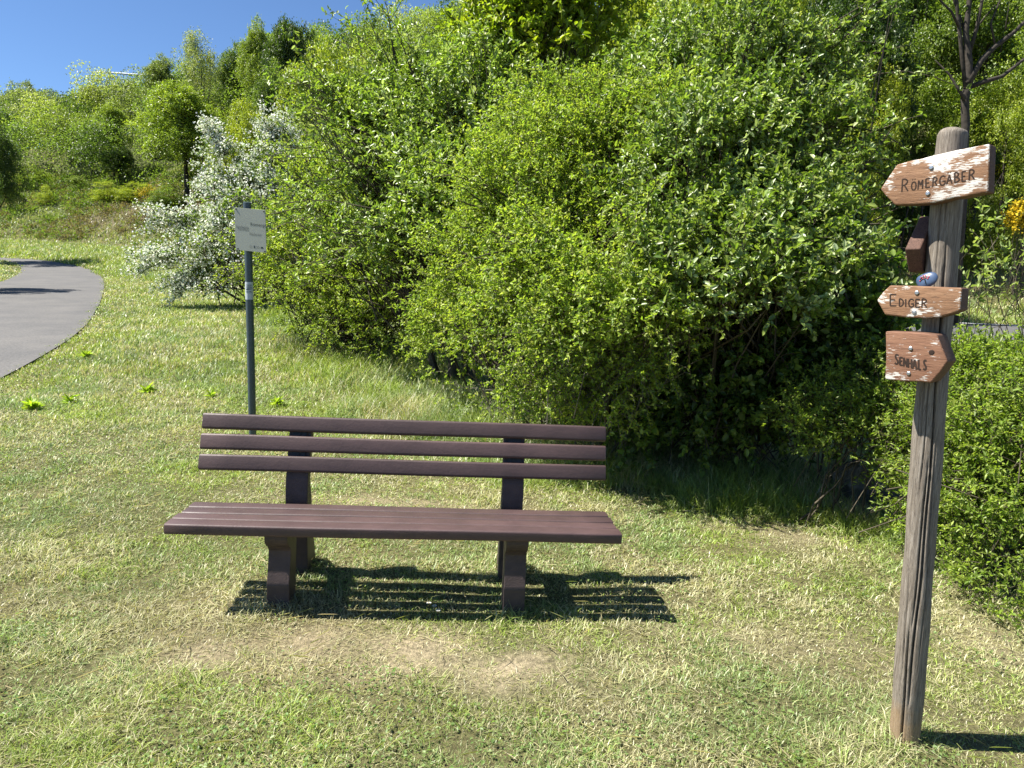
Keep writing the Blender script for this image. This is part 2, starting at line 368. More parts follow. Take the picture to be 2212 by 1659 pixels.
    for s in range(stems):
        l = Lb[rng.integers(len(Lb))]; tip = l[:3]+unit(rng.normal(size=3)+np.array([0, 0, .6]))*l[3:6]*.8
        b0 = base+np.array([rng.normal(0, .22), rng.normal(0, .15), -.05]); m1 = b0*.6+tip*.4+np.array([0, 0, .35])*rng.uniform(.3, 1.2); m2 = b0*.25+tip*.75+np.array([0, 0, .15])
        q = [b0]; 
        for t in np.linspace(.12, 1, 8): q.append((1-t)**3*b0+3*(1-t)**2*t*m1+3*(1-t)*t*t*m2+t**3*tip+rng.normal(0, .025, 3))
        q = np.array(q); rs = stemr*rng.uniform(.6, 1.2)*np.linspace(1, .2, 9)
        segsA.append(q[:-1]); segsB.append(q[1:]); ra.append(rs[:-1]); rb.append(rs[1:])
    V, Fc = twigmesh(np.concatenate(segsA), np.concatenate(segsB), np.concatenate(ra), np.concatenate(rb))
    link('branches', npmesh('branches', V-base, Fc, 4), branchmat or M_twig, e)
    # leaves
    cnt = np.maximum(2, (lpt*tlen/tl*rng.uniform(.7, 1.3, n))).astype(int); tid = np.repeat(np.arange(n), cnt); N_ = len(tid)
    t = rng.random(N_)**.8*seg; si = np.minimum(t.astype(int), seg-1); fr_ = (t-si)[:, None]
    LP = pts[tid, si]*(1-fr_)+pts[tid, si+1]*fr_; LD = unit(td[tid]*.45+jit(N_, .6)+np.array([0, 0, .05]))
    LN = unit(jit(N_, .55)+np.array([0, 0, .8])+d[tid]*.5)
    Ln = ls*rng.uniform(.55, 1.3, N_); Wd = Ln*asp*rng.uniform(.8, 1.2, N_)
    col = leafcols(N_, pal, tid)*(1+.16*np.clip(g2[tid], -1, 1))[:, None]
    ok = LP[:, 2] > G(LP[:, 0], LP[:, 1])+.03; LP, LD, LN, Ln, Wd, col = [q[ok] for q in (LP, LD, LN, Ln, Wd, col)]
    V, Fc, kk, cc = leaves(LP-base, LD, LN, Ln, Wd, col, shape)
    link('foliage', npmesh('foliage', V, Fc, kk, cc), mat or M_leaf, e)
    if flowers:
        # flower clusters on the outer twigs
        out = np.nonzero(f[keep] > .55)[0]; out = out[g2[out] > -.1]; sel = rng.choice(out, min(flowers, len(out)), replace=False)
        c = pts[sel, 2+0]; m_ = 16; Q = np.repeat(c, m_, 0)+jit(len(c)*m_, fsize*1.6); nn = len(Q)
        fc = leafcols(nn, flower_pal, None, .1)
        V, Fc, kk, cc = leaves(Q-base, unit(jit(nn, 1)), unit(jit(nn, .6)+np.array([0, -.3, .7])), np.full(nn, fsize*1.25), np.full(nn, fsize*1.2), fc, 'rhomb', .1, .0)
        link('blossom', npmesh('blossom', V, Fc, kk, cc), M_petal, e)
    return e

# palettes (albedo)
YG = [(.31, .38, .055), (.26, .335, .045), (.39, .44, .075), (.17, .24, .035)]
MG = [(.20, .27, .05), (.14, .205, .035), (.27, .34, .065)]
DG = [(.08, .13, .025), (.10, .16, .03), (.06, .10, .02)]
SG = [(.29, .36, .13), (.40, .46, .24), (.23, .31, .07), (.19, .26, .06)]
PG = [(.24, .29, .11), (.28, .32, .13), (.20, .25, .09)]
LG = [(.25, .335, .05), (.18, .26, .04), (.31, .385, .065)]
VEG = True
#@@OBJECTS
# ------------------------------------------------------------------ bench
M_plank = None
def plankmat(name, base, rough):
    m, N, L, b = newmat(name); tc = N.new('ShaderNodeTexCoord')
    v = mapping(N, L, tc.outputs['Object'], (6, 60, 60)); n = noise(N, L, v, 3, 6, .7); r = ramp(N, [(.3, tuple(c*.8 for c in base)), (.75, tuple(c*1.2 for c in base))]); L.new(n.outputs[0], r.inputs[0])
    v2 = mapping(N, L, tc.outputs['Object'], (14, 90, 90)); n2 = noise(N, L, v2, 2.2, 8, .8, 1.5)
    r2 = ramp(N, [(.585, (0, 0, 0)), (.72, (.8, .8, .8))]); L.new(n2.outputs[0], r2.inputs[0])
    mx = N.new('ShaderNodeMix'); mx.data_type = 'RGBA'; L.new(r2.outputs[0], mx.inputs[0]); L.new(r.outputs[0], mx.inputs[6]); mx.inputs[7].default_value = (*[min(1, c*1.9+.03) for c in base], 1)
    oi = N.new('ShaderNodeObjectInfo'); mr = N.new('ShaderNodeMapRange'); L.new(oi.outputs['Random'], mr.inputs[0]); mr.inputs[3].default_value = .86; mr.inputs[4].default_value = 1.16
    n5 = noise(N, L, tc.outputs['Object'], 5, 4, .6); mr2 = N.new('ShaderNodeMapRange'); L.new(n5.outputs[0], mr2.inputs[0]); mr2.inputs[1].default_value = .3; mr2.inputs[2].default_value = .7; mr2.inputs[3].default_value = .82; mr2.inputs[4].default_value = 1.22
    mu = N.new('ShaderNodeMath'); mu.operation = 'MULTIPLY'; L.new(mr.outputs[0], mu.inputs[0]); L.new(mr2.outputs[0], mu.inputs[1])
    vm = N.new('ShaderNodeVectorMath'); vm.operation = 'SCALE'; L.new(mx.outputs[2], vm.inputs[0]); L.new(mu.outputs[0], vm.inputs['Scale']); L.new(vm.outputs[0], b.inputs['Base Color'])
    n6 = noise(N, L, v, 2, 4, .7); mr3 = N.new('ShaderNodeMapRange'); L.new(n6.outputs[0], mr3.inputs[0]); mr3.inputs[3].default_value = rough-.1; mr3.inputs[4].default_value = rough+.3; L.new(mr3.outputs[0], b.inputs['Roughness'])
    n3 = noise(N, L, tc.outputs['Object'], 70, 5, .7); bump(N, L, n3.outputs[0], b, .35, .003); return m
M_plank = plankmat('brown_plank', (.068, .040, .038), .45)
M_leg = plainmat('brown_leg', (.060, .042, .040), .6, .4, 0, .25, 14, .6, 160)
M_dark = plainmat('dark_metal', (.02, .02, .022), .5, .5, .3, .3, 20)
bx, by = -.4963, 2.9902
bench = empty('park_bench', (bx, by, 0), 'brown slatted park bench standing on the mown lawn', 'bench')
psi, tau = R(4.151), .0242
bench.matrix_world = Matrix.Translation((bx, by, 0)) @ Matrix.Rotation(psi, 4, 'Z') @ Matrix.Rotation(math.atan(tau), 4, 'Y')
def rect(w, t, r=.010, n=4):
    P = []
    for cx, cy, a0 in ((w-r, t-r, 0), (r, t-r, 90), (r, r, 180), (w-r, r, 270)):
        for i in range(n+1): a = R(a0+90*i/n); P.append((cx+r*math.cos(a), cy+r*math.sin(a)))
    return P
def slat(name, y, z, ang, wdt, th, seed, r=.01):
    # plank along x, width along the direction at angle ang in the y-z plane, top surface through (y, z)
    c, s = math.cos(ang), math.sin(ang); rr = random.Random(seed); poly = []
    for u, v in rect(wdt, th, r): v -= th; poly.append((y+u*c-v*s, z+u*s+v*c))
    mb = MB(); n = len(poly); xs = list(np.linspace(-1, 1, 15)); vs = []; 
    xs = [-1, -.996]+xs[1:-1]+[.996, 1]
    cy_ = sum(p[0] for p in poly)/n; cz_ = sum(p[1] for p in poly)/n; dx = rr.uniform(-.003, .003)
    for i, x in enumerate(xs):
        k = .93 if i in (0, len(xs)-1) else 1
        vs += [(x+dx, cy_+(p[0]-cy_)*k, cz_+(p[1]-cz_)*k+.0012*math.sin(x*4+seed)) for p in poly]
    fs = [(i*n+j, i*n+(j+1) % n, (i+1)*n+(j+1) % n, (i+1)*n+j) for i in range(len(xs)-1) for j in range(n)]+[tuple(range(n))[::-1], tuple(range((len(xs)-1)*n, len(xs)*n))]
    mb.add(vs, fs); return mb.build(name, M_plank, bench, smooth=False)
def smooth_by_angle(o, deg=40):
    me = o.data; me.polygons.foreach_set('use_smooth', [True]*len(me.polygons))
    try: me.set_sharp_from_angle(angle=R(deg))
    except Exception: pass
gap = (.3712-4*.0845)/3
for i in range(4):
    y0 = i*(.0845+gap); z0 = .440-.0148*(y0/.3712)**1.0
    th = .047 if i == 0 else .036
    smooth_by_angle(slat('seat_slat', y0, z0-.0005*i, -.04 if i else -.012, .0845, th, i, .011 if i else .009), 50)
# back slats: front faces through (.4085,.57) bottom and (.4932,.833) top
la = math.atan2(.8331-.5699, .4932-.4085); Lb_ = math.hypot(.8331-.5699, .4932-.4085)
sw = .0775; sg = (Lb_-3*sw)/2
for i in range(3):
    u = i*(sw+sg); smooth_by_angle(slat('back_slat', .4085+u*math.cos(la), .5699+u*math.sin(la), la, sw, .036, 10+i, .012), 50)
# the supports: front leg, rear leg with back post, rear foot, beam under the seat
def arc(p0, p1, p2, n=5):
    return [tuple((1-t)**2*a+2*(1-t)*t*b_+t*t*c for a, b_, c in zip(p0, p1, p2)) for t in np.linspace(0, 1, n)]
cosl, sinl = math.cos(la), math.sin(la)
def bp(u, v): return (.4085+u*cosl+v*sinl, .5699+u*sinl-v*cosl)   # v>0 = behind the slats
for sx in (-.535, .535):
    w2 = .05
    fl = [(.035, .392), (.035, .372)]+arc((.035, .365), (.045, .330), (.090, .312), 6)+[(.105, .29), (.102, .26), (.072, .135), (.072, -.08), (.205, -.08), (.205, .20), (.215, .30), (.235, .392)]
    MB().prism(fl, 0, sx-w2, sx+w2).build('front_leg', M_leg, bench, .006)
    MB().prism([(.236, .392), (.236, .33), (.425, .33), (.425, .392)], 0, sx-w2+.004, sx+w2-.004).build('seat_beam', M_leg, bench, .004)
    p_top = bp(Lb_+.005, .037); 
    rp = [(.44, -.08), (.44, .12), (.427, .30), (.427, .45), bp(-.03, .0375), bp(Lb_-.004, .0375), bp(Lb_-.004, .095), bp(-.03, .098), (.53, .42), (.545, .30), (.54, .12), (.54, -.08)]
    MB().prism(rp, 0, sx-w2-.004, sx+w2+.004).build('back_post', M_leg, bench, .006)
    MB().prism([(.543, -.08), (.66, -.08), (.655, .06), (.62, .15), (.548, .215)], 0, sx-w2, sx+w2).build('rear_foot', M_leg, bench, .005)
    for u in (sw+sg/2, 2*sw+sg*1.5):
        c0 = bp(u, .034); mb = MB(); 
        q = [bp(u-.04, .0345), bp(u+.04, .0345), bp(u+.04, .0285), bp(u-.04, .0285)]
        mb.prism(q, 0, sx-.034, sx+.034); 
        br = mb.build('slat_bracket', M_dark, bench, .001)
        q2 = [Vector((sx+.0, *bp(u, .029))), Vector((sx+.0, *bp(u, .022)))]
        MB().tube(q2, [.008, .007], 6).build('bolt', M_dark, br)

# ------------------------------------------------------------------ wooden guide post
def woodmat(name, stretch, cols, paint=None, pthr=.5, grad=0, cracks=.6, seed=0.0, psc=(9, 9, 16)):
    m, N, L, b = newmat(name); tc = N.new('ShaderNodeTexCoord'); ob = tc.outputs['Object']
    mp = N.new('ShaderNodeMapping'); mp.inputs['Scale'].default_value = stretch; mp.inputs['Location'].default_value = (seed, seed*.7, seed*1.3); L.new(ob, mp.inputs['Vector'])
    n = noise(N, L, mp.outputs[0], 3, 8, .68, 1.2); r = ramp(N, cols); L.new(n.outputs[0], r.inputs[0]); col = r.outputs[0]
    mp3 = N.new('ShaderNodeMapping'); mp3.inputs['Scale'].default_value = tuple(q*1.7 for q in stretch); L.new(ob, mp3.inputs['Vector'])
    g = noise(N, L, mp3.outputs[0], 6, 5, .6, .6); rg = ramp(N, [(.36, (cracks,)*3), (.46, (1, 1, 1))]); L.new(g.outputs[0], rg.inputs[0])
    height = g.outputs[0]
    if paint:
        mp2 = N.new('ShaderNodeMapping'); mp2.inputs['Scale'].default_value = psc; mp2.inputs['Location'].default_value = (seed*2, seed, seed*.3); L.new(ob, mp2.inputs['Vector'])
        a = noise(N, L, mp2.outputs[0], 1.0, 3, .6, .4)
        mp4 = N.new('ShaderNodeMapping'); mp4.inputs['Scale'].default_value = (40, 160, 240); L.new(ob, mp4.inputs['Vector']); c2 = noise(N, L, mp4.outputs[0], 1.0, 4, .7)
        sm = N.new('ShaderNodeMath'); sm.operation = 'MULTIPLY_ADD'; L.new(c2.outputs[0], sm.inputs[0]); sm.inputs[1].default_value = .42; hf = N.new('ShaderNodeMath'); hf.operation = 'MULTIPLY'; hf.inputs[1].default_value = .5; L.new(a.outputs[0], hf.inputs[0]); L.new(hf.outputs[0], sm.inputs[2])
        last = sm.outputs[0]
        if grad:
            sp = N.new('ShaderNodeSeparateXYZ'); L.new(ob, sp.inputs[0])
            for oi, gg in grad:
                ma = N.new('ShaderNodeMath'); ma.operation = 'MULTIPLY_ADD'; L.new(sp.outputs[oi], ma.inputs[0]); ma.inputs[1].default_value = gg; L.new(last, ma.inputs[2]); last = ma.outputs[0]
        rp = ramp(N, [(min(.98, pthr), (0, 0, 0)), (min(1, pthr+.025), (1, 1, 1))]); L.new(last, rp.inputs[0])
        mx = N.new('ShaderNodeMix'); mx.data_type = 'RGBA'; L.new(rp.outputs[0], mx.inputs[0]); L.new(col, mx.inputs[6]); mx.inputs[7].default_value = (*paint, 1); col = mx.outputs[2]
    mm = N.new('ShaderNodeMix'); mm.data_type = 'RGBA'; mm.blend_type = 'MULTIPLY'; mm.inputs[0].default_value = 1; L.new(col, mm.inputs[6]); L.new(rg.outputs[0], mm.inputs[7])
    L.new(mm.outputs[2], b.inputs['Base Color']); b.inputs['Roughness'].default_value = .72; b.inputs['Specular IOR Level'].default_value = .35
    bump(N, L, height, b, .6, .003); return m, mm, N, L, b
M_post, mm_, N, L, b = woodmat('weathered_post', (55, 55, 2.2), [(.3, (.10, .080, .062)), (.5, (.195, .165, .132)), (.7, (.32, .285, .24))], cracks=.4)
# stain: brownish foot of the post
tc = N.new('ShaderNodeTexCoord'); sp = N.new('ShaderNodeSeparateXYZ'); L.new(tc.outputs['Object'], sp.inputs[0])
nn = noise(N, L, tc.outputs['Object'], 14, 3); ma = N.new('ShaderNodeMath'); ma.operation = 'MULTIPLY_ADD'; L.new(nn.outputs[0], ma.inputs[0]); ma.inputs[1].default_value = -.18; L.new(sp.outputs[2], ma.inputs[2])
rr_ = ramp(N, [(.0, (.5, .5, .5)), (.05, (0, 0, 0))]); L.new(ma.outputs[0], rr_.inputs[0])
mx = N.new('ShaderNodeMix'); mx.data_type = 'RGBA'; L.new(rr_.outputs[0], mx.inputs[0]); L.new(mm_.outputs[2], mx.inputs[6]); mx.inputs[7].default_value = (.30, .19, .09, 1); L.new(mx.outputs[2], b.inputs['Base Color'])
PB = hit(1950, 1600); YP = PB[1]
prad = .0465
axpx = [(1948, 1660), (1953, 1600), (1971, 1380), (1990, 1150), (2011, 860), (2024, 700), (2036, 560), (2043, 450), (2059, 278)]
axw = np.array([at(px, py, YP) for px, py in axpx]); zs = axw[:, 2]; o_ = np.argsort(zs)
def paxis(z): return np.array([np.interp(z, zs[o_], axw[o_, 0]), YP, z])
ztop = at(2059, 282, YP)[2]; pb = paxis(float(G(PB[0], YP)))
rows, K = 190, 150; V = []
rs = np.random.default_rng(3)
for i in range(rows):
    z = -.1+(ztop+.1)*i/(rows-1); c = paxis(z)
    for j in range(K):
        t = 2*math.pi*j/K; r_ = prad*(1+.03*math.sin(z*9+t*2)+.02*math.sin(z*23+t*3)+.015*math.sin(z*5-t))
        r_ *= 1.05-.13*z/ztop
        for tc0, zz0, zz1, dep, wd in ((-1.93, .12, 1.62, .022, .055), (-2.22, -.1, .42, .022, .05), (-2.10, .40, 1.0, .016, .045), (-2.62, .2, .62, .010, .035), (-1.80, 1.25, 1.72, .012, .04), (-2.55, 1.0, 1.9, .006, .03), (-1.62, .3, 1.1, .007, .03), (-2.35, .85, 1.5, .008, .03), (-2.75, .7, 1.3, .005, .03), (-2.05, 1.72, 1.95, .010, .035)):
            tt = tc0+.12*math.sin(z*3.1+tc0*4)+.03*math.sin(z*14)
            env = max(0, min(1, (z-zz0)*8))*max(0, min(1, (zz1-z)*8))
            dd = (t-tt+math.pi) % (2*math.pi)-math.pi; r_ -= dep*env*math.exp(-(dd/wd)**2)
        for kz, kt in ((.27, -2.3), (.95, -1.85), (.62, -2.0), (1.33, -2.5)):
            dd = (t-kt+math.pi) % (2*math.pi)-math.pi; q = (dd/.16)**2+((z-kz)/.011)**2
            r_ += .004*math.exp(-q)-.003*math.exp(-q*6)
        if i == rows-1: r_ -= .004
        V.append((c[0]+r_*math.cos(t)-pb[0], c[1]+r_*math.sin(t)-pb[1], z-pb[2]+(.004*math.sin(2*t) if i == rows-1 else 0)))
F_ = [(i*K+j, i*K+(j+1) % K, (i+1)*K+(j+1) % K, (i+1)*K+j) for i in range(rows-1) for j in range(K)]
ctop = paxis(ztop); V.append((ctop[0]-pb[0], ctop[1]-pb[1], ztop-pb[2]+.004)); F_ += [((rows-1)*K+j, (rows-1)*K+(j+1) % K, len(V)-1) for j in range(K)]
sign = empty('guide_post', tuple(pb), 'weathered round timber post carrying carved wooden arrow boards', 'signpost')
mb = MB(); mb.add(V, F_); o = mb.build('post', M_post, sign, smooth=True)
BR = [(.25, (.12, .058, .030)), (.5, (.225, .118, .060)), (.75, (.33, .195, .11))]
WH = (.62, .59, .54)
M_b1 = woodmat('board_flaking', (3, 40, 40), BR, WH, .462, [(2, .75), (0, .22)], .5, 1.7)[0]
M_b2 = woodmat('board_brown', (3, 40, 40), BR, WH, .515, 0, .55, 4.1)[0]
M_b3 = woodmat('board_red_brown', (3, 40, 40), [(.25, (.12, .055, .032)), (.5, (.215, .105, .060)), (.75, (.29, .155, .092))], WH, .548, [(0, -.22), (2, -.25)], .6, 7.3)[0]
M_b4 = woodmat('board_dark', (40, 3, 40), [(.25, (.055, .028, .018)), (.5, (.10, .05, .034)), (.75, (.15, .082, .055))], None, cracks=.35, seed=2.2)[0]
M_carve = plainmat('carved_letter', (.035, .022, .016), .8, .2, 0, .3, 40)
M_screw = plainmat('screw_steel', (.45, .45, .45), .35, .5, .9, .15, 60)
M_bedge = woodmat('board_end', (3, 30, 30), [(.25, (.075, .04, .025)), (.5, (.13, .068, .042)), (.75, (.19, .11, .075))], None, cracks=.35, seed=3.2)[0]
class Board:
    def __init__(s, pxc, ang, th, off=0.0):
        # frame: x along the board, y = inward normal (away from the viewer side), z up; front face at local y=0
        a = R(ang); s.r = np.array([math.cos(a), -math.sin(a), 0]); s.n = np.array([-math.sin(a), -math.cos(a), 0])
        zc = at(pxc[0], pxc[1], YP)[2]; s.O = paxis(zc)+s.n*(prad*.86+th+off); s.th = th
        s.M = Matrix(((s.r[0], -s.n[0], 0, s.O[0]), (s.r[1], -s.n[1], 0, s.O[1]), (0, 0, 1, s.O[2]), (0, 0, 0, 1)))
    def uv(s, px, py):
        p = rayplane(px, py, s.O, s.n)-s.O; return (float(p@s.r), float(p[2]))
    def build(s, name, label, outline, mat, bev=.006, wav=None):
        pl = [s.uv(*q) for q in outline]; c = len(pl)
        o = MB().prism(pl, 1, 0, s.th).build(name, mat, None, bev, seg=3); smooth_by_angle(o, 35); tag(o, label)
        o.data.materials.append(M_bedge)
        for p_ in o.data.polygons: p_.material_index = 0 if p_.normal.y < -.6 else (2 if p_.normal.z > .6 and False else 1)
        o.parent = sign; o.matrix_parent_inverse = Matrix.Translation(-Vector(pb)); o.matrix_basis = s.M; s.o = o; return o
    def screw(s, px, py, r_=.0065):
        u, v = s.uv(px, py); mb = MB(); K = 12
        mb.tube([(u, .002, v), (u, -.0025, v), (u, -.0035, v)], [r_, r_, r_*.75], K); o = mb.build('screw', M_screw, s.o, smooth=False)
        MB().tube([(u, -.0034, v), (u, -.0042, v)], [r_*.42, r_*.40], 6).build('screw_socket', M_dark, s.o) if False else None
    def text(s, chars, mat):
        mb = MB()
        for strokes in chars:
            for st, wd in strokes:
                P = [np.array(s.uv(*q)) for q in st]; n = len(P)
                # rounded ribbon, slightly raised so that it never shares the face's plane
                T_ = [P[min(i+1, n-1)]-P[max(i-1, 0)] for i in range(n)]
                vs = []
                for p, t in zip(P, T_):
                    t = t/max(1e-9, np.linalg.norm(t)); nn = np.array([-t[1], t[0]])*wd/2
                    vs += [(p[0]+nn[0], -.0005, p[1]+nn[1]), (p[0], -.0008, p[1]), (p[0]-nn[0], -.0005, p[1]-nn[1])]
                fs = [(i*3+j, (i+1)*3+j, (i+1)*3+j+1, i*3+j+1) for i in range(n-1) for j in range(2)]
                mb.add(vs, fs)
        me = bpy.data.meshes.new('carved_lettering'); me.from_pydata(mb.v, [], mb.f); return link('carved_lettering', me, mat, s.o)
def crv(*p, n=8):
    P = [np.array(q, float) for q in p]
    if len(P) == 3: return [tuple((1-t)**2*P[0]+2*(1-t)*t*P[1]+t*t*P[2]) for t in np.linspace(0, 1, n)]
    return [tuple((1-t)**3*P[0]+3*(1-t)**2*t*P[1]+3*(1-t)*t*t*P[2]+t**3*P[3]) for t in np.linspace(0, 1, n)]
GL = {  # strokes in a unit box, x right, y up
 'R': [[(.0, 0), (.08, 1)], crv((.08, 1), (.95, 1.05), (.95, .5), (.06, .48)), [(.35, .48), (.78, 0)]],
 'r': [[(.0, 0), (.10, 1)], crv((.10, 1), (1.0, 1.05), (.95, .5), (.08, .5)), [(.45, .42), (.72, .12)]],
 'O': [crv((.4, 1), (-.12, 1), (-.12, 0), (.4, 0), n=10), crv((.4, 0), (.92, 0), (.92, 1), (.4, 1), n=10)],
 'Ö': [crv((.4, .95), (-.12, .95), (-.12, 0), (.4, 0), n=10), crv((.4, 0), (.92, 0), (.92, .95), (.4, .95), n=10), [(.18, 1.25), (.26, 1.2)], [(.56, 1.25), (.64, 1.2)]],
 'M': [[(0, 0), (.12, 1)], [(.12, 1), (.42, .45)], [(.42, .45), (.78, 1)], [(.78, 1), (.74, 0)]],
 'E': [[(.06, 0), (.06, 1)], [(.06, 1), (.75, 1)], [(.06, .52), (.62, .52)], [(.06, 0), (.75, 0)]],
 'G': [crv((.82, .85), (.5, 1.15), (.02, 1.0), (.03, .45), n=10), crv((.03, .45), (.05, -.15), (.75, -.1), (.82, .3), n=10), [(.42, .42), (.84, .42)]],
 'A': [[(0, 0), (.42, 1)], [(.42, 1), (.80, 0)], [(.15, .36), (.66, .36)]],
 'Ä': [[(0, 0), (.42, .95)], [(.42, .95), (.80, 0)], [(.15, .36), (.66, .36)], [(.2, 1.22), (.28, 1.18)], [(.56, 1.25), (.64, 1.21)]],
 'B': [[(.05, 0), (.05, 1)], crv((.05, 1), (.8, 1.05), (.8, .55), (.1, .52)), crv((.1, .52), (.95, .5), (.95, -.02), (.05, 0))],
 'D': [[(.05, 0), (.05, 1)], crv((.05, 1), (.95, 1.05), (.95, -.05), (.05, 0), n=10)],
 'I': [[(.3, 0), (.3, 1)]],
 'S': [crv((.75, .9), (.3, 1.15), (-.1, .75), (.4, .5), n=8), crv((.4, .5), (.95, .25), (.55, -.2), (.02, .1), n=8)],
 'N': [[(.05, 0), (.05, 1)], [(.05, 1), (.7, 0)], [(.7, 0), (.72, 1)]],
 'H': [[(.05, 0), (.05, 1)], [(.72, 0), (.72, 1)], [(.05, .5), (.72, .5)]],
 'L': [[(.05, 1), (.05, 0)], [(.05, 0), (.7, 0)]]}
def word(s, cells, wd):
    """cells: (glyph, x0, ybase, width, height, slope) in photo pixels"""
    out = []
    for g, x0, yb, w_, h_, sl in cells:
        out.append([([(x0+p[0]*w_, yb-p[1]*h_+p[0]*w_*sl) for p in st], wd) for st in GL[g]])
    return out
# crop (3300,500) scale 2.72 -> photo grid
def c1(x, y): return ((3300+x/2.72)*.576, (500+y/2.72)*.576)
def c3(x, y): return ((3280+x/2.3225)*.576, (1040+y/2.3225)*.576)
B1 = Board((2045, 385), 50, .056)
B1.build('arrow_board', 'flaking white and brown board carved with a long word, pointing left', [c1(3, 568), c1(170, 318), c1(300, 280), c1(430, 255), c1(560, 220), c1(800, 165), c1(1122, 104), c1(1104, 600), c1(960, 625), c1(850, 652), c1(740, 660), c1(620, 695), c1(500, 718), c1(330, 728), c1(150, 732), c1(60, 640)], M_b1)
k = .576/2.72
def L1(g, x, y, w_, h_): p = c1(x, y); return (g, p[0], p[1], w_*k, h_*k, -.16)
B1.text(word(B1, [L1('R', 224, 597, 78, 128), L1('Ö', 322, 582, 58, 88), L1('M', 388, 572, 62, 90), L1('E', 465, 556, 60, 90), L1('r', 538, 545, 58, 92), L1('G', 608, 533, 72, 92), L1('Ä', 680, 520, 68, 95), L1('B', 760, 502, 66, 100), L1('E', 835, 492, 56, 98), L1('R', 910, 478, 68, 104)], .0042), M_carve)
B1.screw(*c1(524, 348)); B1.screw(*c1(489, 613))
B2 = Board((2005, 650), 50, .062)
B2.build('arrow_board', 'slim brown board carved with six letters, pointing left, painted stone on top', [c3(18, 198), c3(70, 130), c3(132, 70), c3(300, 72), c3(500, 80), c3(762, 92), c3(748, 290), c3(660, 322), c3(560, 350), c3(430, 358), c3(250, 348), c3(88, 328)], M_b2)
k = .576/2.3225
def L3(g, x, y, w_, h_, sl=.02): p = c3(x, y); return (g, p[0], p[1], w_*k, h_*k, sl)
B2.text(word(B2, [L3('E', 132, 247, 76, 98), L3('D', 214, 252, 50, 66), L3('I', 262, 256, 30, 66), L3('G', 296, 258, 55, 68), L3('E', 355, 260, 52, 68), L3('R', 412, 262, 52, 76)], .0042), M_carve)
B2.screw(*c3(369, 134)); B2.screw(*c3(346, 303))
B3 = Board((1992, 770), 47, .090)
B3.build('arrow_board', 'broad red brown board carved with seven letters, pointing right', [c3(94, 470), c3(300, 476), c3(440, 486), c3(545, 500), c3(638, 735), c3(570, 830), c3(492, 922), c3(400, 912), c3(250, 908), c3(90, 888), c3(98, 680)], M_b3)
B3.text(word(B3, [L3('S', 176, 752, 40, 85, .2), L3('E', 218, 762, 34, 66, .2), L3('N', 252, 775, 44, 75, .2), L3('H', 292, 785, 42, 78, .2), L3('A', 330, 795, 46, 82, .2), L3('L', 382, 800, 30, 84, .2), L3('S', 424, 802, 36, 84, .2)], .0055), M_carve)
B3.screw(*c3(314, 620), r_=.006); B3.screw(*c3(297, 836), r_=.006)
mb = MB()
u, v = B3.uv(*c3(497, 655)); mb.tube([(u, .001, v), (u, -.0012, v)], [.011, .006], 10); mb.build('knot', M_carve, B3.o)
# fourth board: seen end-on, its arrow point turned to the camera, fixed to the left rear of the post
zc = at(1975, 525, YP)[2]; pa = paxis(zc)
dirv = unit(np.array([-.72, -.69, 0])); side = np.array([dirv[1], -dirv[0], 0])    # side points to -x
th4 = .044; O4 = pa+side*(prad*.92+th4)
M4 = Matrix(((-side[0], dirv[0], 0, O4[0]), (-side[1], dirv[1], 0, O4[1]), (0, 0, 1, O4[2]), (0, 0, 0, 1)))
zt4 = at(1985, 462, YP)[2]-O4[2]; zm4 = at(1985, 531, YP-.11)[2]-O4[2]; zb4 = at(1985, 586, YP-.05)[2]-O4[2]
o = MB().prism([(.075, zm4-.004), (-.03, zt4), (-.27, zt4+.003), (-.27, zb4-.01), (.02, zb4)], 0, 0, th4).build('arrow_board', M_b4, None, .005, seg=3); smooth_by_angle(o, 35)
tag(o, 'dark brown board seen end on, between the top two boards'); o.parent = sign; o.matrix_parent_inverse = Matrix.Translation(-Vector(pb)); o.matrix_basis = M4

# painted stone leaning on the post, on the slim board
sb = rayplane(2000, 617, B2.O-B2.n*.02, B2.n); sb = np.array(sb)
stw = .052
M_stone, N, L, b = newmat('painted_stone'); tc = N.new('ShaderNodeTexCoord'); n = noise(N, L, tc.outputs['Object'], 30, 4); r = ramp(N, [(.3, (.03, .05, .11)), (.7, (.08, .12, .20))]); L.new(n.outputs[0], r.inputs[0]); L.new(r.outputs[0], b.inputs['Base Color']); b.inputs['Roughness'].default_value = .35
V = []; F_ = []; KU, KV = 28, 14
st = np.array(sb)
def stonep(a, b_):
    x = .031*math.cos(b_)*math.cos(a); z = .026*math.cos(b_)*math.sin(a); y = .011*math.sin(b_); x *= 1+.15*math.sin(a+1); z *= 1+.1*math.cos(2*a); return np.array([x, y, z])
for i in range(KV+1):
    for j in range(KU): V.append(stonep(2*math.pi*j/KU, -math.pi/2+math.pi*i/KV))
F_ = [(i*KU+j, i*KU+(j+1) % KU, (i+1)*KU+(j+1) % KU, (i+1)*KU+j) for i in range(KV) for j in range(KU)]
stone = empty('painted_stone', (0, 0, 0), 'small blue painted stone with red dots leaning on the post above the slim board', 'stone')
tcen = rayplane(2000, 606, sb+B2.n*.0, B2.n)
stone.matrix_world = Matrix(((B2.r[0], -B2.n[0], 0, tcen[0]), (B2.r[1], -B2.n[1], 0, tcen[1]), (0, 0, 1, tcen[2]), (0, 0, 0, 1))) @ Matrix.Rotation(R(-12), 4, 'X') @ Matrix.Rotation(R(-25), 4, 'Y')
mb = MB(); mb.add(V, F_); mb.build('stone_body', M_stone, stone, smooth=True)
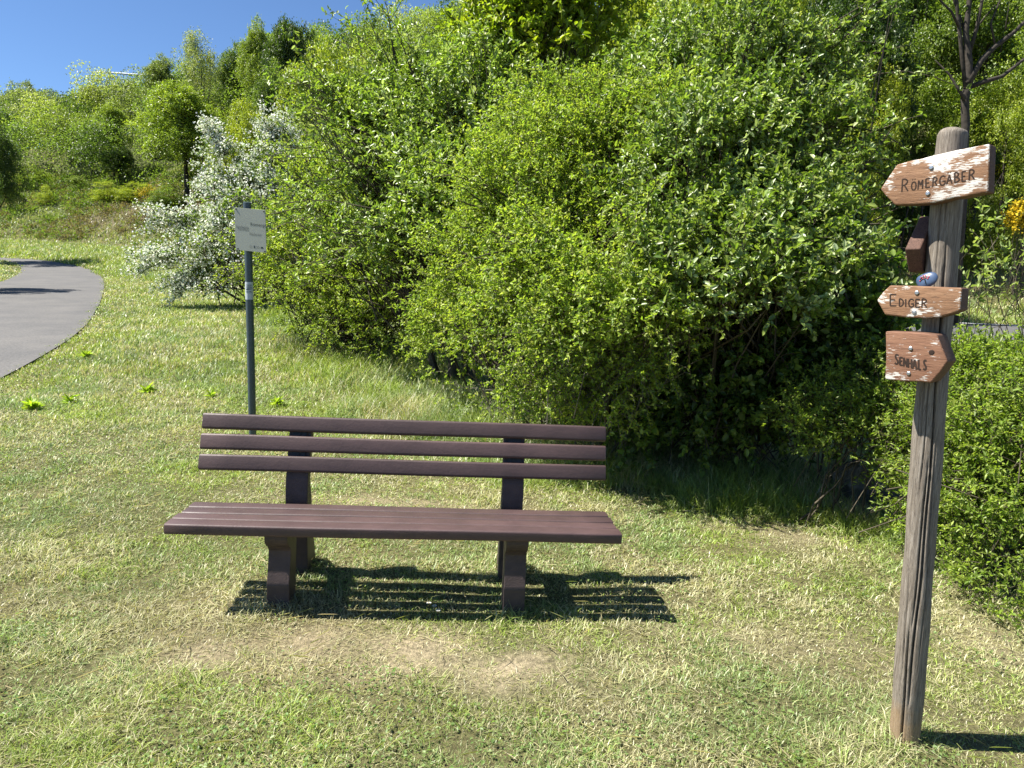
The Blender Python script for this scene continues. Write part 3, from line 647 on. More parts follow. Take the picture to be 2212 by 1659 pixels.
M_red = plainmat('red_dot', (.45, .05, .07), .4, .5, 0, .2, 50); M_blk = plainmat('black_paint', (.01, .01, .012), .4, .5, 0, .2, 50)
mb = MB()
for q in ([(-.012, .006), (-.004, .010), (.004, .008), (.012, .006)], [(0, -.012), (.001, -.002), (.000, .008)], [(-.012, .001), (-.004, .004), (.004, .003), (.011, .000)]):
    mb.tube([(x, -.0108+.0000+4*(x*x+z*z)*1.5, z) for x, z in q], .0018, 5)
mb.build('painted_tree', M_blk, stone)
mb = MB()
for x, z in ((-.013, .002), (-.007, .011), (0, .013), (.006, .011), (.013, .004), (-.004, .005), (.004, .006), (.009, .0)):
    y = -.0112+4*(x*x+z*z)*1.5; mb.tube([(x, y-.0004, z), (x, y-.0022, z)], [.0026, .0012], 7)
mb.build('red_dots', M_red, stone)

# ------------------------------------------------------------------ metal pole with information panel
YS = 5.9
M_pole = plainmat('pole_paint', (.045, .068, .075), .38, .5, 0, .12, 5)
M_panel = plainmat('panel_sheet', (.35, .365, .31), .55, .35, 0, .05, 4)
M_print = plainmat('panel_print', (.07, .08, .07), .7, .2, 0, .1, 30); M_faint = plainmat('panel_print_faint', (.18, .19, .17), .7, .2, 0, .1, 30)
M_stick = plainmat('sticker', (.42, .46, .49), .45, .4, 0, .05, 20); M_ink = plainmat('sticker_ink', (.02, .04, .045), .6, .3, 0, .1, 30)
pt = at(534, 437, YS); pz = at(547, 985, YS); dxz = (pt[0]-pz[0])/(pt[2]-pz[2]); gz = float(G(pz[0], YS)); pxat = lambda z: pz[0]+(z-pz[2])*dxz
pole = empty('panel_pole', (pxat(gz), YS, gz), 'dark grey green metal pole with pale information panel, left behind the bench', 'sign')
def PL(z, dx=0, dy=0): return (pxat(z)+dx-pxat(gz), dy, z-gz)
prd = .031
MB().tube([PL(gz-.2), PL(gz+1), PL(pt[2]-.004), PL(pt[2])], [prd, prd, prd, prd*.8], 24).build('pole', M_pole, pole, smooth=False)
smooth_by_angle(pole.children[0])
pn = unit(np.array([-.13, -1., 0])); pr = np.array([-pn[1], pn[0], 0]); pr = pr if pr[0] > 0 else -pr
pc = at(540, 497, YS-.06)
PM = Matrix(((pr[0], -pn[0], 0, pc[0]), (pr[1], -pn[1], 0, pc[1]), (0, 0, 1, pc[2]), (0, 0, 0, 1)))
def puv(px, py): p = rayplane(px, py, pc, pn)-pc; return float(p@pr), float(p[2])
cs = [puv(505, 447), puv(573, 454.5), puv(575.5, 545.5), puv(510.5, 540.5)]
u0 = (cs[0][0]+cs[3][0])/2; u1 = (cs[1][0]+cs[2][0])/2; v1 = (cs[0][1]+cs[1][1])/2; v0 = (cs[2][1]+cs[3][1])/2; sl_ = ((cs[1][1]-cs[0][1])+(cs[2][1]-cs[3][1]))/2/(u1-u0)
pano = MB().prism([(u0, v0-sl_*(u1-u0)/2), (u1, v0+sl_*(u1-u0)/2), (u1, v1+sl_*(u1-u0)/2), (u0, v1-sl_*(u1-u0)/2)], 1, 0, .004).build('panel', M_panel, None, .001)
pano.parent = pole; pano.matrix_parent_inverse = Matrix.Translation(-pole.location); pano.matrix_basis = PM
pw = u1-u0; ph = v1-v0
def pu(fx, fy): return (u0+pw*fx, v1-ph*fy+sl_*(fx-.5)*pw)
for fx, fy in ((.05, .035), (.95, .035), (.07, .965), (.95, .965)):
    u, v = pu(fx, fy); MB().tube([(u, .001, v), (u, -.003, v), (u, -.005, v)], [.006, .006, .003], 8).build('screw', M_dark, pano)
def textobj(txt, size, loc, mat, parent, name, align='LEFT', shear=0):
    c = bpy.data.curves.new(name, 'FONT'); c.body = txt; c.size = size; c.align_x = align; c.resolution_u = 2
    t = bpy.data.objects.new(name, c); COL.objects.link(t); bpy.context.view_layer.update()
    me = bpy.data.meshes.new_from_object(t.evaluated_get(bpy.context.evaluated_depsgraph_get())); bpy.data.objects.remove(t)
    for v_ in me.vertices: x, y, z = v_.co; v_.co = (loc[0]+x, loc[1], loc[2]+y+x*sl_*shear)
    me.materials.clear(); return link(name, me, mat, parent)
for txt, fx, fy, sz, mt, al in (('Römergräber', .50, .395, .037, M_print, 'LEFT'), ('Senheim', .45, .475, .033, M_faint, 'RIGHT'), ('Senhals', .45, .525, .033, M_faint, 'RIGHT'), ('Nehren', .46, .62, .033, M_faint, 'LEFT')):
    u, v = pu(fx, fy); textobj(txt, sz, (u, -.0008, v), mt, pano, 'panel_lettering', al, 1)
for fx0, fx1, fy0, fy1 in ((.82, .9, .87, .91), (.595, .625, .855, .918)):
    a_, b_ = pu(fx0, fy1), pu(fx1, fy0); me = bpy.data.meshes.new('panel_emblem'); me.from_pydata([(a_[0], -.0006, a_[1]), (b_[0], -.0006, a_[1]), (b_[0], -.0006, b_[1]), (a_[0], -.0006, b_[1])], [], [(0, 1, 2, 3)]); link('panel_emblem', me, M_ink, pano)
for fx in (.5, .665, .74):
    c_ = pu(fx, .888); P_ = [(c_[0]+.010*math.cos(a), -.0006, c_[1]+.010*math.sin(a)) for a in np.linspace(0, 2*math.pi, 17)[:-1]]; Q_ = [(c_[0]+.0075*math.cos(a), -.0006, c_[1]+.0075*math.sin(a)) for a in np.linspace(0, 2*math.pi, 17)[:-1]]
    me = bpy.data.meshes.new('panel_emblem'); me.from_pydata(P_+Q_, [], [(i, (i+1) % 16, 16+(i+1) % 16, 16+i) for i in range(16)]); link('panel_emblem', me, M_faint, pano)
# sticker wrapped round the pole
za, zb_ = at(541, 609, YS)[2], at(542, 647, YS)[2]
def cyl(z0, z1, a0, a1, rr, n=20, z0b=None, z1b=None):
    vs = []; fs = []
    for i in range(n+1):
        t = i/n; a = a0+(a1-a0)*t; lo = z0+(0 if z0b is None else (z0b-z0)*t); hi = z1+(0 if z1b is None else (z1b-z1)*t)
        for z in (lo, hi): p = PL(z); vs.append((p[0]+rr*math.cos(a), p[1]+rr*math.sin(a), p[2]))
    return vs, [(2*i, 2*i+2, 2*i+3, 2*i+1) for i in range(n)]
mb = MB(); mb.add(*cyl(zb_, za, R(-200), R(20), prd+.0008)); stk = mb.build('sticker', M_stick, pole, smooth=True)
mb = MB(); zh = za-zb_
for f0, f1, a0, a1, g0, g1 in ((.82, .84, -118, -35, .82, .84), (.77, .785, -100, -35, .765, .80), (.70, .73, -118, -45, .715, .735), (.63, .66, -110, -35, .64, .69), (.54, .60, -118, -35, .58, .60), (.375, .385, -105, -35, .375, .385)):
    mb.add(*cyl(zb_+zh*f0, zb_+zh*f1, R(a0), R(a1), prd+.0016, 8, zb_+zh*g0, zb_+zh*g1))
# five small capitals ZIJWE below the bars
def glyph(ch, a0, da, z0, hh):
    G2 = {'Z': [[(0, 1), (1, 1), (0, 0), (1, 0)]], 'I': [[(.5, 0), (.5, 1)]], 'J': [[(.8, 1), (.8, .2), (.4, 0), (0, .2)]], 'W': [[(0, 1), (.25, 0), (.5, .8), (.75, 0), (1, 1)]], 'L': [[(0, 1), (0, 0), (1, 0)]], 'T': [[(0, 1), (1, 1)], [(.5, 1), (.5, 0)]], 'E': [[(1, 1), (0, 1), (0, 0), (1, 0)], [(0, .5), (.8, .5)]]}
    for st_ in G2[ch]:
        pts = []
        for x, y in st_: a = R(a0+da*x); p = PL(z0+hh*y); pts.append((p[0]+(prd+.0012)*math.cos(a), p[1]+(prd+.0012)*math.sin(a), p[2]))
        mb.tube(pts, .0011, 4)
for i, ch in enumerate('ZLTWE'): glyph(ch, -116+i*17, 12, zb_+zh*.42, zh*.07)
mb.build('sticker_print', M_ink, stk)

# ------------------------------------------------------------------ mossy stone at the foot of the bush
def rock(name, c, sx, sy, sz, seed, mat, label, parent=None):
    r3 = np.random.default_rng(seed); u = np.linspace(0, 2*math.pi, 40, endpoint=False); v = np.linspace(-math.pi/2, math.pi/2, 22)
    U_, V_ = np.meshgrid(u, v); d = np.stack([np.cos(V_)*np.cos(U_), np.cos(V_)*np.sin(U_), np.sin(V_)], -1); k = r3.normal(0, 3, (12, 3)); ph = r3.uniform(0, 6, 12)
    f = 1+sum(np.sin(d@k[i]*(1+i*.35)+ph[i])/(4+i*1.4) for i in range(12))*.5
    P = d*f[..., None]*[sx, sy, sz]; I = np.arange(40*22).reshape(22, 40); Fq = np.stack([I[:-1], np.roll(I[:-1], -1, 1), np.roll(I[1:], -1, 1), I[1:]], -1).reshape(-1, 4)
    me = npmesh(name, P.reshape(-1, 3), Fq, 4, None, True); o = link(name, me, mat, None, c); tag(o, label, 'rock'); return o
M_rock, N, L, b = newmat('mossy_rock'); tc = N.new('ShaderNodeTexCoord'); n = noise(N, L, tc.outputs['Object'], 9, 7, .7); r = ramp(N, [(.3, (.07, .06, .05)), (.5, (.16, .14, .115)), (.62, (.24, .215, .18)), (.75, (.16, .15, .05))]); L.new(n.outputs[0], r.inputs[0]); L.new(r.outputs[0], b.inputs['Base Color']); b.inputs['Roughness'].default_value = .9; bump(N, L, n.outputs[0], b, 1, .04)
p = hit(1866, 1092); RKP = p
rock('boulder', (p[0], p[1]+.10, p[2]+.08), .19, .14, .19, 4, M_rock, 'large grey mossy stone half hidden under the bush right of the bench')
p = hit(1925, 1105)
rock('boulder', (p[0]+.0, p[1]+.08, p[2]+.03), .15, .12, .11, 9, M_rock, 'low flat grey stone beside the post, right of the mossy one')

# ------------------------------------------------------------------ grass
def blades(n_base, ymin, ymax):
    # sample Y with density ~ Y/(1+(Y/2.2)^2)
    yy = np.linspace(ymin, ymax, 4000); pdf = yy/(1+(yy/2.2)**2); c = np.cumsum(pdf); c /= c[-1]
    y = np.interp(rng.random(n_base), c, yy); x = rng.uniform(-1, 1, n_base)*(.80*y+.5)
    return x, y
rng = np.random.default_rng(11)
bx_, by_ = blades(1150000, 1.55, 75)
# tall-grass measure: unmown belt along the foot of the bushes
FX = [-30, -11, -6.0, -3.2, -1.7, -.6, .5, 1.2, 2.0, 2.6, 5]; FY = [40, 26, 17.5, 11.0, 8.2, 6.9, 5.6, 4.95, 4.75, 4.2, 3.4]
fy = np.interp(bx_, FX, FY); belt = sstep(np.interp(bx_, [-.5, .8], [-1.5, -.45]), .0, by_-fy+(vnoise(bx_*2, by_*2, 4)-.5)*.8)
D_ = hillD(bx_, by_)
keep = (D_ < 14) & ~onroad(bx_, by_, -.06)
hn = fbm(bx_*.9, by_*.9, 51); hb = bare(bx_, by_); pt_ = fbm(bx_*1.7, by_*1.7, 61)
tuft = vnoise(bx_*7, by_*7, 63)*.65+vnoise(bx_*17, by_*17, 64)*.35
keep &= rng.random(len(bx_)) > hb*.88
keep &= (np.hypot((bx_-RKP[0]-.08)/.36, (by_-RKP[1]+.12)/.32) > 1) | (rng.random(len(bx_)) < .12)
keep &= rng.random(len(bx_)) > (1-sstep(.15, .42, tuft))*.45*(by_ < 7)
bx_, by_, belt, hn, hb, pt_, D_, tuft = [q[keep] for q in (bx_, by_, belt, hn, hb, pt_, D_, tuft)]; n = len(bx_)
hgt = (.016+.058*tuft**2*hn*1.6)*(1-.55*hb); far_ = sstep(5, 12, by_)
hgt = hgt*(1-far_)+far_*(.06+.07*hn); hgt = hgt*(1-belt)+belt*(.15+.22*hn)*(1-.3*(bx_ > 1))
rd_ = np.minimum(pathdist(bx_, by_), roaddist(bx_, by_, ROADC)-3.1); hgt *= np.where(rd_ < .5, .6, 1)
for tx_, ty_, tr_ in ((pb[0], YP, .10), (pxat(gz), YS, .14), (bx-.55, by+.02, .11), (bx+.52, by+.10, .10), (bx-.55, by+.5, .12), (bx+.5, by+.58, .12)):
    hgt = hgt+.05*np.exp(-((bx_-tx_)**2+(by_-ty_)**2)/tr_**2)*(.3+1.2*tuft)
hgt *= rng.uniform(.5, 1.4, n); hgt = np.minimum(hgt, .38)
wd = .0022*np.maximum(1, by_/2.3)*rng.uniform(.6, 1.4, n)
az = rng.uniform(0, 6.283, n); ln = np.where(rng.random(n) < .35*(1-belt)*(by_ < 9)+.05, rng.uniform(1.2, 3.5, n), rng.uniform(.15, 1.0, n))   # lean
ln = np.where(hb > .35, ln*1.6, ln)
D3 = np.stack([np.cos(az)*ln, np.sin(az)*ln, np.ones(n)], 1); D3 = unit(D3); Sd = np.stack([-np.sin(az+rng.normal(0, .5, n)), np.cos(az+rng.normal(0, .5, n)), np.zeros(n)], 1)
L_ = (hgt*np.sqrt(1+.35*ln**2))[:, None]
B0 = np.stack([bx_, by_, G(bx_, by_)+(fbm(bx_*1.7, by_*1.7, 31)-.5)*.04*np.exp(-np.maximum(0, by_-8)*.2)-.003], 1)
mid_ = B0+D3*L_*.55+np.array([0, 0, .0]); tip = mid_+unit(D3+np.stack([np.cos(az), np.sin(az), -np.ones(n)*.5], 1)*rng.uniform(.2, .9, (n, 1)))*L_*.5
W_ = wd[:, None]*Sd
V = np.stack([B0-W_*.5, B0+W_*.5, mid_+W_*.42, mid_-W_*.42, tip], 1)
b = np.arange(n)[:, None]*5
Fq = np.concatenate([b+[0, 1, 2], b+[0, 2, 3], b+[3, 2, 4]], 1).reshape(-1, 3)
pt2 = fbm(bx_*4.5, by_*4.5, 67); dry = np.clip((.75*(1-sstep(.36, .56, pt_))+.35*(1-sstep(.38, .52, pt2)))*np.where((bx_ < -1.2) & (by_ > 3), .6, 1)+.95*hb+.10+.14*(by_ < 3.6)-.22*belt, .03, .97); dry = np.where(far_ > .5, np.minimum(dry, .55), dry)
isdry = rng.random(n) < dry
gcol = np.array([(.27, .365, .055), (.335, .43, .075), (.20, .295, .05), (.37, .44, .13)])[rng.integers(0, 4, n)]
blu = sstep(.42, .6, fbm(bx_*1.2, by_*1.2, 91))[:, None]*np.ones(n)[:, None]; gcol = gcol*(1-blu*.5)+np.array([.20, .29, .14])*blu*.5
dcol = np.array([(.52, .48, .28), (.60, .56, .36), (.46, .44, .22), (.42, .43, .20)])[rng.integers(0, 4, n)]
cc = np.where(isdry[:, None], dcol, gcol)*rng.uniform(.65, 1.25, (n, 1))*(.82+.36*vnoise(bx_*3.3, by_*3.3, 29))[:, None]
hl_ = sstep(1, 4, D_)[:, None]; cc = cc*(1-hl_*.5)+np.array([.20, .235, .07])*hl_*.5
brn = .7*(np.exp(-(((bx_+26)/8)**2+((by_-53.5)/3.5)**2))*fbm(bx_*.5, by_*.5, 8)*1.6).clip(0, .85)[:, None]; cc = cc*(1-brn)+np.array([.19, .135, .095])*brn
tag(link('grass', npmesh('grass', V.reshape(-1, 3), Fq, 3, np.repeat(cc, 5, 0)), M_grass), 'mown green and straw coloured grass with taller blades under the bushes', 'grass', kind='stuff')
# long loose straws lying on the mown lawn
n = 3500; y = np.interp(rng.random(n), np.linspace(0, 1, 50), 1.65+np.linspace(0, 1, 50)**1.4*5); x = rng.uniform(-.82, .82, n)*y; a = rng.uniform(0, 6.28, n)
ln_ = rng.uniform(.03, .10, n); D = np.stack([np.cos(a), np.sin(a), rng.uniform(-.05, .25, n)], 1); P = np.stack([x, y, G(x, y)+rng.uniform(.010, .035, n)], 1)
V, Fc, kk, cc = leaves(P, D, unit(jit(n, .4)+np.array([0, 0, 1])), ln_, rng.uniform(.0012, .0024, n)*np.maximum(1, y/2.5), leafcols(n, [(.50, .45, .28), (.42, .38, .20), (.30, .33, .10)]), 'hex', .1, .12)
kp_ = rng.random(n) > -1
tag(link('straw', npmesh('straw', V, Fc, kk, cc), M_grass), 'loose dry straws lying on the mown lawn', 'straw', kind='stuff')
# low broad-leaved weeds and clover in the lawn
n = 26000; y = np.interp(rng.random(n), np.linspace(0, 1, 50), 1.7+np.linspace(0, 1, 50)**1.6*9); x = rng.uniform(-.8, .8, n)*y
wn = fbm(x*1.4, y*1.4, 71); kp = (wn > .54) & (bare(x, y) < .3) & ~onroad(x, y, .1); x, y = x[kp], y[kp]; n = len(x)
P = np.stack([x, y, G(x, y)+rng.uniform(.012, .035, n)], 1); sz = rng.uniform(.009, .018, n)*np.maximum(1, y/3)**.5
V, Fc, kk, cc = leaves(P, jit(n, 1)*[1, 1, .25], unit(jit(n, .35)+np.array([0, 0, 1])), sz, sz*.75, leafcols(n, [(.22, .32, .10), (.28, .37, .14), (.17, .26, .07)]))
tag(link('clover', npmesh('clover', V, Fc, kk, cc), M_leafsoft), 'small broad clover leaves scattered low in the lawn', 'clover', kind='stuff')
# brighter rosette weeds standing out of the grass on the left
M_w = M_leaf
def weed(px, py, r_, n, label, pal, seed, h=.1):
    global rng
    rng = np.random.default_rng(seed); p = hit(px, py); a = rng.uniform(0, 6.28, n); el = rng.uniform(.2, 1.3, n)
    D = np.stack([np.cos(a)*np.cos(el), np.sin(a)*np.cos(el), np.sin(el)], 1); P = np.array([0, 0, 1.])*rng.uniform(0, h, (n, 1))+D*[1, 1, 0]*r_*.1
    V, Fc, kk, cc = leaves(P, D, unit(np.array([0, 0, 1.])+jit(n, .3)), r_*rng.uniform(.6, 1.1, n), r_*rng.uniform(.18, .3, n), leafcols(n, pal), 'hex', .15, .3)
    o = link('weed', npmesh('weed', V, Fc, kk, cc), M_w, None, tuple(p)); tag(o, label, 'weed', 'bright green weeds in the grass'); return o
for i, (px, py, r_, lb) in enumerate([(70, 888, .14, 'light green leafy weed at the far left, below the path bend'), (150, 874, .12, 'light green weed just right of the far left one'),
    (318, 852, .14, 'yellow green weed patch left of the pole, above the lawn'), (455, 862, .10, 'small upright weed nearest the left side of the pole'), (600, 878, .12, 'leafy weed right behind the top slat, right of the pole'),
    (760, 968, .0, ''), (185, 775, .14, 'weed at the verge near the path edge')]):
    if r_: weed(px, py, r_*.8, 46, lb, [(.40, .50, .06), (.32, .42, .05)], 100+i, .06)
# daisies in front of the bench
M_white = plainmat('daisy_white', (.8, .8, .78), .6, .3, 0, .05, 30); M_yel = plainmat('daisy_yellow', (.7, .5, .05), .6, .3, 0, .1, 30)
for i, (px, py, lb) in enumerate([(925, 1322, 'white daisy, leftmost of the tiny cluster before the bench'), (937, 1328, 'white daisy at the middle of the tiny cluster before the bench'), (945, 1338, 'white daisy lowest of the tiny cluster before the bench'), (1133, 1247, 'lone white daisy beside the right front leg of the bench')]):
    p = hit(px, py); e = empty('daisy', (p[0], p[1], p[2]), lb, 'daisy', 'white daisies by the bench')
    h = .045; MB().tube([(0, 0, 0), (.004, 0, h*.6), (.003, -.002, h)], [.001, .001, .001], 4).build('stem', M_twig, e)
    mb = MB()
    for k_ in range(11):
        a = 2*math.pi*k_/11; c, s = math.cos(a), math.sin(a); mb.add([(.003+c*.002-s*.001, s*.002+c*.001-.002, h), (.003+c*.010-s*.0022, s*.010+c*.0022-.002, h+.001), (.003+c*.011, s*.011-.002, h+.001), (.003+c*.010+s*.0022, s*.010-c*.0022-.002, h+.001)], [(0, 1, 2, 3)])
    mb.build('petals', M_white, e); MB().tube([(.003, -.002, h+.0005), (.003, -.002, h+.003)], [.003, .0018], 8).build('flower_centre', M_yel, e)

# ------------------------------------------------------------------ near shrubs
def LB(px, py, Y, rx, rz, ry=None): p = at(px, py, Y); return (p[0], p[1], p[2], rx, ry or rx, rz)
def foot(px, Y): p = at(px, 900, Y); return (p[0], Y, 0)
GRP = 'shrubs of the hedge behind the bench'
if VEG:
    # flowering hawthorn
    shrub('flowering_hawthorn', 'hawthorn bush covered in white blossom behind the metal pole', 'shrub', foot(560, 18.2),
          [LB(580, 400, 18.2, .85, .8), LB(600, 330, 18.4, .55, .45), LB(520, 420, 18, .7, .4), LB(490, 340, 18.2, .4, .25), LB(440, 490, 17.8, .65, .28), LB(400, 560, 17.6, .6, .16), LB(480, 540, 17.6, .8, .35), LB(450, 610, 17.5, .6, .3), LB(560, 560, 17.8, 1.1, 1.0), LB(620, 480, 18.3, .9, 1.1), LB(650, 600, 18, .8, .9), LB(530, 500, 17.7, .8, .5)],
          4200, .30, 13, .075, [(.125, .185, .03), (.16, .215, .03), (.10, .15, .03)], up=.35, seed=21, flowers=6000, flower_pal=[(.82, .83, .76), (.76, .78, .66), (.60, .66, .45)], fsize=.043, stemr=.05, group=GRP, clump=.9,
          shoots=((3, 7, (-.5, 0, 1), .9), (5, 8, (-1, -.1, .15), 1.0), (4, 8, (-1, 0, .4), 1.1), (1, 8, (-.3, 0, 1), .8), (7, 7, (-1, -.3, 0), .7), (2, 7, (-.9, 0, .6), 1.0)))
    # grey green shrub above/behind the hawthorn
    shrub('grey_shrub', 'dull grey green bush between the hawthorn and the tall trees', 'shrub', foot(690, 21),
          [LB(700, 390, 21, 1.3, 1.0), LB(650, 330, 22, .8, .9), LB(720, 480, 20.5, 1.2, 1.5), LB(690, 310, 22, .8, .8)], 1500, .4, 14, .10, PG+[(.09, .12, .045)], up=.4, seed=22, stemr=.06, group=GRP)
    # yellow-green small-leaved shrub on the left
    shrub('spindle_bush', 'yellow green small leaved bush right behind the pole', 'shrub', foot(760, 11.5),
          [LB(700, 560, 11.6, 1.15, 1.0), LB(640, 600, 11.8, .8, .75), LB(620, 520, 12.2, .6, .6), LB(720, 450, 12, .9, .8), LB(790, 640, 11, .95, .85), LB(850, 540, 11.2, 1.0, 1.2), LB(770, 720, 10.6, .6, .45), LB(690, 690, 11.2, .5, .35), LB(880, 680, 10.4, .8, .8), LB(820, 400, 11.5, .8, .9)],
          10500, .24, 16, .042, YG, M_leafsoft, up=.35, seed=23, stemr=.035, group=GRP, rin=.45, clump=.8, shoots=((2, 8, (-1, 0, .4), 1.0), (1, 8, (-1, -.2, .1), .8), (3, 9, (-.7, 0, .9), 1.1), (9, 8, (-.7, -.2, .8), 1.2), (4, 8, (-.5, -.8, .2), .8)))
    # tall silvery leaved bush, arching shoots to the upper left
    shrub('whitebeam_bush', 'tall bush with arching branches and pale silvery green leaves left of the hedge top', 'shrub', foot(1000, 9.4),
          [LB(920, 430, 9.4, 1.0, 1.1), LB(830, 330, 9.6, .6, .6), LB(950, 300, 9.5, .8, .75), LB(1050, 350, 9.0, 1.0, 1.1), LB(800, 490, 9.5, .6, .7), LB(1040, 210, 9.6, .55, .4), LB(880, 230, 9.7, .45, .4), LB(1000, 520, 8.6, 1.0, 1.0), LB(780, 250, 9.8, .35, .3)],
          9500, .30, 16, .062, SG+MG[:2]+LG, M_leafsilver, 'hex', up=.55, seed=24, whips=26, whip_len=.75, asp=.42, stemr=.04, lean=(-.2, 0, 0), group=GRP, clump=.8, vis_branch=.6, shoots=((1, 9, (-1, -.2, .9), 1.3), (8, 7, (-.8, 0, .9), 1.1), (6, 8, (-.6, 0, 1), .9), (4, 9, (-1, -.2, .2), 1.3), (0, 8, (-.8, -.6, .5), 1.3), (2, 8, (-.2, -.3, 1), 1.1), (7, 8, (-1, -.5, .1), 1.2), (5, 6, (.1, 0, 1), .9)))
    # drooping yellowish bird cherry at top centre
    shrub('bird_cherry', 'yellowish large leaved tall bush rising out of the top of the hedge', 'shrub', foot(1180, 9.9),
          [LB(1180, 110, 9.9, .85, .75), LB(1110, 60, 9.9, .45, .5), LB(1230, 20, 9.9, .6, .6), LB(1080, 170, 9.8, .5, .5), LB(1170, -60, 9.9, .7, .5)],
          2600, .36, 15, .085, [(.27, .33, .022), (.32, .36, .03), (.17, .24, .02), (.22, .29, .025)], M_leaf, 'hex', up=.3, seed=25, whips=12, whip_len=.5, asp=.52, stemr=.035, group=GRP, clump=.8, shoots=((0, 8, (-.3, 0, 1), 1.0), (3, 7, (-.5, 0, 1), .8), (1, 6, (-.2, 0, 1), .8)))
    # centre blackthorn, fresh yellow green, front
    shrub('blackthorn', 'dense fresh green blackthorn with tiny leaves at the centre of the hedge', 'shrub', foot(1240, 6.6),
          [LB(1200, 400, 7.2, .85, .7), LB(1130, 500, 6.7, .72, .65), LB(1300, 400, 6.4, .75, .65), LB(1220, 560, 5.9, .65, .6), LB(1350, 520, 5.6, .65, .55), LB(1060, 620, 7.2, .65, .6), LB(1000, 720, 7.6, .6, .5), LB(1420, 360, 6.5, .7, .55), LB(1430, 620, 5.2, .45, .36), LB(1310, 660, 5.1, .45, .32), LB(1190, 650, 5.4, .45, .34), LB(1260, 570, 5.4, .5, .4), LB(1380, 700, 4.95, .36, .26), LB(1250, 730, 5.1, .36, .24), LB(1100, 690, 6.4, .5, .4), LB(1450, 480, 5.8, .55, .5), LB(1250, 290, 7.6, .8, .5)],
          22000, .19, 17, .034, YG[:3]+LG, M_leafsoft, up=.35, seed=26, stemr=.03, group=GRP, rin=.45, clump=.9, vis_branch=.12, shoots=((1, 9, (-.5, -.7, .5), .8), (3, 9, (-.6, -.7, .2), .8), (4, 9, (0, -1, .2), .6), (5, 8, (.4, -.8, .3), .6), (0, 8, (0, -.3, 1), .8)))
    shrub('dog_rose', 'low arching rose bush with bare grey twigs hanging behind the right half of the backrest', 'shrub', foot(1280, 5.8),
          [LB(1170, 740, 5.9, .45, .4), LB(1290, 720, 5.3, .45, .35), LB(1090, 820, 6.3, .4, .26), LB(1200, 820, 5.5, .38, .22), LB(1370, 770, 5.15, .38, .3), LB(1310, 850, 5.3, .3, .16), LB(1030, 860, 6.6, .25, .16), LB(1470, 730, 5.2, .38, .34), LB(1440, 830, 5.2, .3, .18)],
          5000, .2, 14, .032, YG+LG, M_leafsoft, up=.1, seed=27, whips=6, whip_len=.4, branchmat=M_twiggrey, stemr=.010, stems=6, group=GRP, rin=.4, clump=.9, vis_branch=.25, low=-.9)
    # apple-like bush on the right half
    shrub('crab_apple_bush', 'tall mid green bush with greyish top shoots at the right of the hedge', 'shrub', foot(1600, 6.5),
          [LB(1560, 250, 6.9, .8, .7), LB(1680, 230, 6.9, .55, .55), LB(1480, 210, 7.6, .7, .65), LB(1620, 400, 6.0, .7, .65), LB(1510, 430, 5.8, .65, .6), LB(1710, 380, 6.1, .48, .58), LB(1650, 540, 5.2, .6, .43), LB(1550, 590, 5.0, .55, .38), LB(1710, 520, 5.7, .38, .45), LB(1600, 150, 7.6, .5, .35), LB(1450, 300, 7.0, .7, .6), LB(1620, 650, 4.9, .42, .26)],
          12500, .24, 16, .047, MG+MG[:2]+DG[1:2]+SG[:2]+SG[3:], M_leafsilver, 'hex', up=.5, seed=28, whips=30, whip_len=.55, asp=.5, stemr=.035, group=GRP, clump=.5, vis_branch=.5, shoots=((0, 8, (.1, -.3, 1), .9), (1, 9, (.6, -.2, .8), 1.0), (5, 8, (.9, -.3, .4), .8), (8, 8, (.9, -.3, .3), .6), (9, 8, (.2, 0, 1), .9)))
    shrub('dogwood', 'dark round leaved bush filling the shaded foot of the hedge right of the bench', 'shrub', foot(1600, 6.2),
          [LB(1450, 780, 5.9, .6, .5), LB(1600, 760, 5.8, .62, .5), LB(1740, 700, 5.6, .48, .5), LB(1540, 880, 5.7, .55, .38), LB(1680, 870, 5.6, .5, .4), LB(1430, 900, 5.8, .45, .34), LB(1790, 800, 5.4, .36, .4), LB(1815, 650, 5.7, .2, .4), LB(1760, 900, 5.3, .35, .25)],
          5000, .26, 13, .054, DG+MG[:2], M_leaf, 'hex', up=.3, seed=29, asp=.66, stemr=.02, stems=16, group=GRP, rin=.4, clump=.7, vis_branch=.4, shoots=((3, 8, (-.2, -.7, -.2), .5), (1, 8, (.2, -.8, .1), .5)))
    shrub('dogwood', 'slender leafy sapling standing just left of the guide post', 'shrub', foot(1895, 5.2),
          [LB(1880, 650, 5.2, .16, .3), LB(1845, 740, 5.2, .2, .28), LB(1890, 530, 5.25, .06, .14), LB(1880, 800, 5.1, .2, .25)],
          190, .24, 11, .055, DG[:2]+MG, M_leaf, 'hex', up=.6, seed=30, asp=.68, stemr=.012, stems=7, rin=.2, group='low shrubs round the guide post')
    shrub('privet_bush', 'bright green low privet bush spreading left behind the guide post', 'shrub', foot(1880, 4.6),
          [LB(1830, 920, 4.7, .34, .16), LB(1760, 900, 4.8, .25, .16), LB(1900, 850, 4.7, .3, .22), LB(2000, 990, 4.4, .26, .22), LB(1985, 1000, 4.4, .2, .14), LB(1980, 860, 4.6, .25, .25)],
          2200, .17, 16, .030, LG+YG[1:2], M_leaf, up=.45, seed=31, stemr=.010, group='low shrubs round the guide post', asp=.38, rin=.3, low=-.8, vis_branch=.08)
